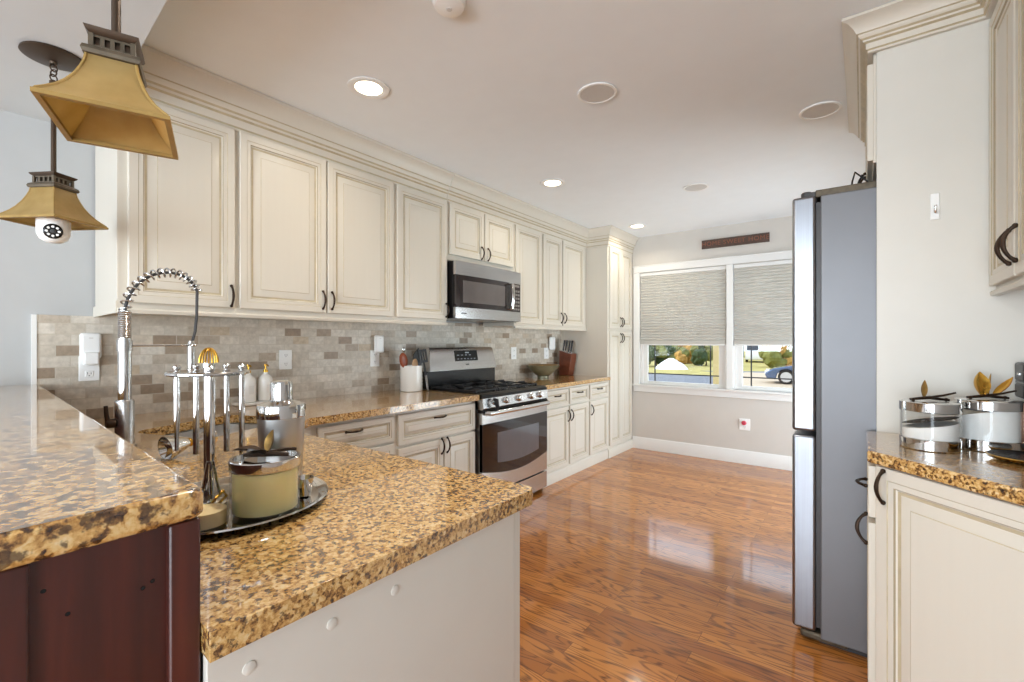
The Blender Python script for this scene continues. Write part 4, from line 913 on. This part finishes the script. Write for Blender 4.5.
# two round ornaments lying in the bowl
for i, (x, y, z) in enumerate(((-.03, .02, .090), (.045, -.02, .088))):
    o = MB().sphere((0, 0, 0), .034, 20, 12).lathe([(.006, .030), (.005, .042), (0, .043)], 8).build('gold_ornament', GOLD); o.location = (.15 + x, 4.12 + y, ZG + z)
    tag(o, ['gold ball with a stub lying in the bronze bowl, window side', 'gold ball with a stub lying in the bronze bowl, range side'][0 if y > 0 else 1], 'ornament', 'gold balls in the bowl')
kb = (.150, 4.625)
t = thing('knife_block', 'slanted walnut knife block in the corner by the pantry', 'knife block', (kb[0], kb[1], ZG), L90)
MB().prism_x([(.075, 0), (-.05, 0), (-.092, .245), (.072, .285)], -.06, .06).build('block', WOODD, t, bevel=.004)
import itertools
kn = 0
for j, i in itertools.product(range(2), range(4)):
    o = thing('kitchen_knife', ['black handled kitchen knife in the walnut block', 'black handled kitchen knife in the walnut block'][0], 'knife', (0, 0, 0), 0, 'knives in the walnut block')
    x = -.039 + i * .026; yy = .030 - j * .070 + (i % 2) * .018; zz = .2885 - .040 * (.072 - yy) / .164
    M = Matrix.Translation((kb[0], kb[1], ZG)) @ Matrix.Rotation(L90, 4, 'Z') @ Matrix.Translation((x, yy, zz)) @ Matrix.Rotation(R(14), 4, 'X')
    o.matrix_world = M; L_ = .125 + .014 * ((i * 3 + j) % 3)
    MB().tube([(0, 0, .006), (0, 0, .03), (0, .004, L_ * .7), (0, .006, L_)], [.008, .0075, .009, .010], 8).build('handle', BPLAS, o)
    MB().lathe([(.0085, -.004), (.0085, .008), (.006, .010)], 10).build('bolster', STEELP, o)

# ------------------------------------------------------------------ bar tray and everything on it
TC = (1.69, .462); ZT = ZG + .006
o = MB().lathe([(.175, 0), (.190, .002), (.207, .014), (.211, .015), (.209, .018), (.203, .017), (.188, .006), (0, .0045)], 64).build('serving_tray', STEELP); o.location = (TC[0], TC[1], ZG)
tag(o, 'round stainless tray on the peninsula holding the shaker, candle and bar tools', 'tray')
# large candle jar
t = thing('candle_jar', 'cream wax in a glass jar with a steel rim and bronze leaf lid', 'candle', (1.803, .487, ZT), R(37))
r, h = .070, .122
MB().lathe([(r - .004, 0), (r, .004), (r, h - .022), (r - .003, h - .022), (r - .003, .006), (0, .006)], 40, cap=False).build('glass_jar', CLEAR, t)
MB().lathe([(0, .008), (r - .005, .008), (r - .005, h - .026), (0, h - .026)], 40, cap=False).build('wax', WAXC, t)
ld = MB().lathe([(r + .001, h - .023), (r + .002, h - .020), (r + .002, h - .002), (r, h), (r - .006, h), (r - .006, h - .006), (0, h - .006)], 40).build('lid', STEELP, t)
m = MB(); m.tube([(-.048, .0, h + .0025), (-.02, -.01, h + .006), (.02, .0, h + .006), (.05, .005, h + .003)], [.004, .006, .006, .004], 8); m.tube([(0, 0, h + .008), (.03, .025, h + .01), (.05, .04, h + .008)], .004, 8)
tw = m.build('twig_handle', BRONZE, ld)
m = MB(); leaf(m, (-.008, 0, h + .008), (-1, -.3, .45), .058, .022, curl=-.25); leaf(m, (.0, -.01, h + .008), (-.2, -.8, .5), .046, .020, curl=-.25); m.build('leaf', BRONZE, tw)
m = MB(); leaf(m, (.004, .0, h + .008), (.25, .3, .75), .050, .022); m.build('leaf', OLDGOLD, tw)
# cocktail shaker
t = thing('cocktail_shaker', 'brushed steel cocktail shaker with a domed cap on the tray', 'shaker', (1.675, .585, ZT))
MB().lathe([(.046, 0), (.048, .003), (.0555, .175), (.0555, .19)], 40).build('cup', SATIN, t)
MB().lathe([(.0575, .186), (.058, .190), (.058, .214), (.0565, .219), (.034, .226), (.029, .230), (0, .230)], 40).build('strainer_lid', STEELP, t)
MB().lathe([(.0265, .226), (.0265, .268), (.0245, .277), (.018, .280), (0, .281)], 32).build('cap', STEELP, t)
# small candle tin at the edge of the bar
t = thing('candle_glass', 'small low pale candle in a glass cup beside the bar post', 'candle', (1.795, .370, ZT))
MB().lathe([(.040, 0), (.042, .003), (.042, .048), (.040, .050), (.039, .048), (.039, .004), (0, .004)], 36, cap=False).build('glass_cup', CLEAR, t)
MB().lathe([(.038, .005), (.038, .034), (0, .034)], 32).build('wax', WAXP, t)
# little cup right of the jar
t = thing('small_cup', 'tiny steel measuring cup with a gold handle at the tray rim', 'cup', (1.778, .590, ZT + .001))
MB().lathe([(.012, 0), (.015, .002), (.021, .035), (.023, .045), (.022, .045), (.019, .034), (.010, .005), (0, .005)], 24).build('cup', STEELP, t)
MB().tube([(.018, -.012, .035), (.032, -.02, .03), (.03, -.018, .012), (.014, -.01, .006)], .0028, 8).build('handle', GOLD, t)
# cut-crystal tumbler
t = thing('crystal_tumbler', 'cut crystal tumbler behind the bar tool stand', 'glass', (1.556, .478, ZT))
n = 16; rings = []
for z, r0, tw_ in ((.0, .034, 0), (.02, .038, .5), (.045, .039, 0), (.07, .0395, .5), (.095, .0400, 0), (.118, .041, .5)):
    rings.append([((r0 + (.0018 if k % 2 else -.001)) * math.cos(2 * PI * (k + tw_) / n), (r0 + (.0018 if k % 2 else -.001)) * math.sin(2 * PI * (k + tw_) / n), z) for k in range(n)])
inn = [[(.036 * math.cos(2 * PI * k / n), .036 * math.sin(2 * PI * k / n), z) for k in range(n)] for z in (.118, .02)]
m = MB(); m.loft(rings + inn, cap=(True, True)); m.build('tumbler', glass('crystal', (.985, .97, .94, 1), ior=1.5), t, smooth=0)
# bar-tool stand
SX, SY = 1.663, .423
t = thing('bar_tool_stand', 'steel bar tool stand with a round top ring and gold wire finial', 'stand', (SX, SY, ZT))
MB().lathe([(.038, 0), (.038, .006), (.014, .010), (.012, .014)], 28).build('base', STEELP, t)
MB().lathe([(.0105, .012), (.0105, .318), (.013, .320), (.013, .330), (0, .332)], 18).build('pole', STEELP, t)
m = MB(); m.lathe([(.010, .303), (.080, .303), (.083, .306), (.083, .309), (.080, .312), (.010, .312)], 44, cap=False); m.build('top_ring', STEELP, t)
m = MB()
for k in range(9):
    a = PI * k / 9; m.tube([(math.cos(a) * .019 * math.cos(PI * j / 10), math.sin(a) * .019 * math.cos(PI * j / 10), .331 + .034 * math.sin(PI * j / 10)) for j in range(11)], .0017, 6)
m.build('wire_finial', GOLD, t)
camdir = Vector((2.87 - SX, -SY)).normalized(); cd = math.atan2(camdir.y, camdir.x)
def tool(label, ang, name, cat, fn, rad=.066):
    x, y = SX + rad * math.cos(ang), SY + rad * math.sin(ang)
    t = thing(name, label, cat, (x, y, ZT + .300)); t.rotation_euler = (0, 0, ang)
    MB().lathe([(.0065, .0125), (.0085, .016), (.0085, .022), (.005, .026), (0, .027)], 14).lathe([(.0045, -.01), (.0045, .013)], 12).build('knob', STEELP, t)
    fn(t); return t
def t_spoon(t): MB().lathe([(.0065, -.005), (.0065, -.10), (.0045, -.13), (.0038, -.17), (0, -.172)], 14).build('shaft', STEELP, t)
def t_bar(t): MB().lathe([(.0065, -.005), (.0068, -.15), (.0065, -.19), (0, -.192)], 14).build('shaft', STEELP, t)
def t_tongs(t):
    MB().lathe([(.009, -.005), (.009, -.17), (.007, -.19)], 16).build('shaft', STEELP, t)
    m = MB()
    for k in range(6):
        a = 2 * PI * k / 6; m.tube([(.006 * math.cos(a), .006 * math.sin(a), -.185), (.012 * math.cos(a), .012 * math.sin(a), -.22), (.019 * math.cos(a), .019 * math.sin(a), -.255)], [.004, .005, .0045], 8, flat=(1, .6))
    m.build('flared_tip', STEELP, t)
def t_strain(t):
    MB().lathe([(.006, -.005), (.006, -.18), (.004, -.195)], 14).build('shaft', STEELP, t)
    m = MB(); m.sphere((0, 0, -.208), .021, 18, 10, sc=(.55, 1, .9)); m.build('spoon_bowl', DGREY, t)
tool('bar tool with a fluted flared tip, hanging frontmost from the stand ring', cd + .05, 'bar_tongs', 'bar tool', t_tongs, .060)
tool('thin tapering bar spoon, first hanging tool from the faucet side', cd - 1.95, 'bar_spoon', 'bar tool', t_spoon)
tool('plain steel stirrer, second hanging tool from the faucet side', cd - 2.75, 'bar_stirrer', 'bar tool', t_bar)
tool('plain steel muddler hanging at the back of the ring beside the shaker', cd + 2.55, 'bar_muddler', 'bar tool', t_bar)
tool('bar ladle with a dark round bowl, hanging tool nearest the shaker', cd + 1.55, 'bar_ladle', 'bar tool', t_strain)
# jigger lying on the counter
t = thing('jigger', 'steel double-ended jigger lying on the granite behind the tray', 'jigger', (1.036, .585, ZG + .0415))
t.rotation_euler = Vector((-.22, .97, .10)).to_track_quat('Z', 'Y').to_euler()
m = MB(); m.lathe([(.039, -.078), (.041, -.077), (.039, -.072), (.013, -.004), (.011, .0), (.013, .004), (.027, .07), (.029, .078), (.026, .076), (.009, .006), (.0, .0)], 32, cap=False)
m.lathe([(.037, -.0765), (.009, -.006), (0, -.004)], 32, cap=False); m.build('double_cone', STEELP, t)
MB().lathe([(.0125, -.006), (.0145, -.003), (.0145, .003), (.0125, .006)], 24).build('waist_band', GOLD, t)
# gold ice tongs curled on the tray
m = MB(); m.tube([(1.727, .395, ZT + .004), (1.718, .42, ZT + .012), (1.722, .438, ZT + .03), (1.730, .428, ZT + .045), (1.738, .410, ZT + .035), (1.737, .395, ZT + .012), (1.732, .380, ZT + .004)], .0032, 8)
tag(m.build('gold_tongs', GOLD), 'curled gold wire tongs between the small candle and the candle jar', 'tongs')

# ------------------------------------------------------------------ outside the window
LAWN = mat('winter_lawn', C(178, 166, 98), .95, var=.18, vscale=1.2); ASPH = mat('asphalt_road', C(120, 124, 130), .9, var=.06, vscale=.8); CONC = mat('concrete_walk', C(204, 206, 208), .9, var=.04); DRV = mat('tan_driveway', C(196, 178, 152), .9, var=.06)
GZ = -.70
struct('ground', MB().box(-45, YF + .2, GZ - .3, 60, 110, GZ), LAWN)
struct('road', MB().box(-45, 23.0, GZ, 60, 28.0, GZ + .012), ASPH)
struct('pavement', MB().box(-45, 19.5, GZ, 60, 22.4, GZ + .03), CONC)
struct('driveway', MB().prism([(6.2, 28.0), (12.5, 28.0), (14.0, 52), (7.6, 52)], GZ, GZ + .02), DRV)
struct('driveway', MB().prism([(-2.2, 17.5), (12, 17.5), (12, 33), (-3.2, 33)], GZ, GZ + .035), DRV)
struct('driveway', MB().prism([(-6, 33.0), (5.2, 29.0), (5.6, 31.0), (-2, 35.0)], GZ, GZ + .02), ASPH)
struct('hedge_ground', MB().box(-45, 60, GZ, 60, 62, GZ + .02), DRV)
def O(u, F):
    r_ = (u - 512) / 460 * F; c_, s_ = math.cos(.6509), math.sin(.6509)
    return Vector((2.87 + c_ * r_ - s_ * F, s_ * r_ + c_ * F, GZ))
SNOW = mat('snow', C(240, 244, 248), .7, var=.03, vscale=3)
def mound(loc, rx, ry, h, label):
    mb = MB(); rings = []
    for j in range(9):
        a = j / 8; rr = 1 - a; rings.append([(rx * rr * math.cos(2*PI*k/28) * (1 + .12 * noise.noise((math.cos(2*PI*k/28) * 2, math.sin(2*PI*k/28) * 2, j * .3))), ry * rr * math.sin(2*PI*k/28), h * (1 - rr ** 1.6) + (.06 * noise.noise((k * .7, j * .9, 3)) if 0 < j < 8 else 0)) for k in range(28)] if j < 8 else [(0.01 * math.cos(2*PI*k/28), .01 * math.sin(2*PI*k/28), h) for k in range(28)])
    mb.loft(rings); o = mb.build('snow_pile', SNOW); o.location = loc; return tag(o, label, 'snow')
mound(O(671, 34), 1.2, 1.0, .80, 'white snow pile on the lawn seen through the left window')
def bush(u, F, w, h, cols, label, name='shrub', trunk=0):
    p = O(u, F); t = thing(name, label, 'shrub' if name == 'shrub' else 'tree', p)
    mb = MB(); rnd = random.Random(int(u * 7 + F))
    for k in range(16):
        a = rnd.random() * 2 * PI; q = rnd.random() ** .5; z = rnd.uniform(.15, .9); rr = rnd.uniform(.22, .36)
        s = math.sin(PI * min(.98, z * .75 + .2)); c_ = Vector((w / 2 * q * s * math.cos(a) * .8, w / 2 * q * s * math.sin(a) * .8, trunk + (h - trunk) * z * .85)); base_ = len(mb.v)
        mb.sphere(c_, rr * min(w, h) * .75, 12, 8, m=k % len(cols))
        for i in range(base_, len(mb.v)):
            v = Vector(mb.v[i]); d = (v - c_); d = d * (1 + .45 * noise.noise(v * 3.1)); mb.v[i] = tuple(c_ + d)
    f = mb.build('foliage', cols, t, smooth=0)
    if True: MB().tube([(0, 0, 0), (.02, .03, max(.3, trunk) * .6), (0, 0, max(.4, trunk) + .3)], [.07, .055, .04], 8).build('trunk', mat('bark', C(92, 74, 58), .9), t)
    return t
G1 = mat('dark_evergreen', C(62, 78, 50), .9, var=.3, vscale=6); G2 = mat('olive_leaf', C(120, 122, 66), .9, var=.25, vscale=6); G3 = mat('autumn_gold', C(190, 150, 84), .9, var=.25, vscale=6); G4 = mat('rust_leaf', C(176, 112, 72), .9, var=.2, vscale=6)
bush(656, 37.5, 3.6, 2.3, [G1, G2], 'dark green bush at the left edge of the left window view')
bush(668, 47, 1.9, 1.7, [G4, G3], 'small rust colored bush behind the snow pile')
bush(686, 42.5, 2.6, 2.6, [G3, G2], 'golden bush right of the snow pile')
bush(697, 51, 1.8, 2.4, [G1, G2], 'dark bush beyond the golden bush')
bush(706, 38.5, 2.3, 2.5, [G2, G1], 'olive bush beside the left window muntin')
bush(776, 36, 2.6, 2.7, [G3, G2], 'golden leaved bush behind the blue car')
bush(790, 41, 2.4, 3.0, [G3, G4], 'tan bush farther right, behind the blue car')
def car(loc, rz, L_, W_, H_, paint, label, suv=True):
    t = thing('parked_car', label, 'car', loc, rz)
    h1 = H_ * .56; k = L_ / 4.5
    prof = [(-2.2*k, .28), (-2.25*k, .62*H_/1.6), (-2.12*k, h1), (-1.85*k, h1 + .03), (-1.55*k, H_ * .94), (-1.2*k, H_), (.15*k, H_), (1.0*k, h1 + .06), (1.9*k, h1 - .12), (2.2*k, h1 - .3), (2.25*k, .42), (2.15*k, .25)]
    for cxw in (1.38 * k, -1.35 * k):
        pass
    low = []
    for cxw in (1.38 * k, -1.35 * k):
        low += [(cxw + .40 * math.cos(R(a)), .30 + .40 * max(0, math.sin(R(a)))) for a in (0, 30, 60, 90, 120, 150, 180)]
    poly = prof + [(1.38 * k + .42, .24)] + low[:7] + [(1.38 * k - .42, .22), (-1.35 * k + .42, .22)] + low[7:] + [(-1.35 * k - .42, .25)]
    MB().prism_y(poly, -W_ / 2, W_ / 2).build('body', paint, t, bevel=.07, seg=3)
    gl = MB()
    for s in (-1, 1):
        y = s * (W_ / 2 + .004); y2 = s * (W_ / 2 - .05)
        for q in ([(-1.5*k, h1 + .05), (-1.38*k, H_ * .90), (-.55*k, H_ * .93), (-.5*k, h1 + .05)], [(-.42*k, h1 + .05), (-.46*k, H_ * .93), (.12*k, H_ * .92), (.82*k, h1 + .07)]): gl.prism_y(q, min(y, y2), max(y, y2))
    gl.prism_x([(-W_ / 2 + .12, 0), (W_ / 2 - .12, 0), (W_ / 2 - .2, .3), (-W_ / 2 + .2, .3)], 0, .01) if False else None
    gl.quad([(.22*k, -W_/2 + .14, H_ - .0), (.22*k, W_/2 - .14, H_ - .0), (1.0*k, W_/2 - .1, h1 + .09), (1.0*k, -W_/2 + .1, h1 + .09)])
    gl.quad([(-1.58*k, -W_/2 + .14, H_ * .93), (-1.58*k, W_/2 - .14, H_ * .93), (-1.88*k, W_/2 - .1, h1 + .06), (-1.88*k, -W_/2 + .1, h1 + .06)])
    gl.build('window', mat('car_glass', C(40, 46, 54), .1, coat=.5), t)
    tm = mat('tyre_rubber', C(28, 28, 29), .8); rm = mat('alloy_rim', C(200, 202, 206), .3, .8)
    for cxw in (1.38 * k, -1.35 * k):
        for s in (-1, 1):
            w = MB(); w.M = Matrix.Translation((cxw, s * (W_ / 2 - .10), .335)) @ Matrix.Rotation(R(90), 4, 'X'); w.lathe([(.2, -.11), (.32, -.11), (.335, -.08), (.335, .08), (.32, .11), (.2, .11)], 28); wo = w.build('wheel', tm, t)
            w = MB(); w.M = Matrix.Translation((cxw, s * (W_ / 2 + .005), .335)) @ Matrix.Rotation(R(90), 4, 'X'); w.lathe([(.235, -.02), (.235, .012), (.2, .015), (.2, 0), (0, 0)], 24)
            for q in range(5):
                a = 2 * PI * q / 5; w.tube([(.03 * math.cos(a), .03 * math.sin(a), .01 if True else 0), (.21 * math.cos(a), .21 * math.sin(a), .01)], .028, 6)
            w.build('rim', rm, wo)
    hl = MB()
    for s in (-1, 1): hl.box(2.05*k, s * W_ * .36 - .14, h1 - .36, 2.255*k, s * W_ * .36 + .14, h1 - .22)
    hl.build('headlight', WPLAS, t)
    return t
p = O(821, 21.3); car((p.x, p.y, GZ + .03), R(186), 4.5, 1.75, 1.5, mat('blue_grey_paint', C(70, 92, 128), .25, .3, coat=1), 'blue car parked at the curb in the right window, front wheel showing')
p = O(757, 46); car((p.x, p.y, GZ + .02), R(100), 4.9, 2.0, 2.0, mat('white_car_paint', C(228, 232, 236), .3, coat=1), 'white parked vehicle across the street in the right window')
# pale porch post just outside the left window, and a far house
t = thing('porch_post', 'pale yellow square porch post outside the left window', 'post', (1.462, 5.95, GZ))
MB().box(-.035, -.035, .0, .035, .035, 3.3).build('shaft', mat('pale_yellow_paint', C(236, 214, 160), .6, var=.02), t, bevel=.004)
MB().box(-.05, -.05, 0, .05, .05, .12).build('base', mat('pale_yellow_base', C(226, 204, 150), .6), t, bevel=.006)
p = O(683, 62)
t = thing('far_house', 'grey roofed house far behind the bushes in the left window', 'house', p, R(8))
MB().box(-7, 0, 0, 7, 8, 3.0).build('wall', mat('house_siding', C(150, 158, 168), .8, var=.05), t)
MB().prism_x([(-.5, 2.9), (8.5, 2.9), (4, 5.4)], -7.4, 7.4).build('roof', mat('slate_roof', C(92, 96, 104), .9, var=.1), t)
for x in (-4.5, -1, 3.5): MB().box(x - .6, -.05, 1.1, x + .6, .02, 2.3).build('window', BGLASS, t)
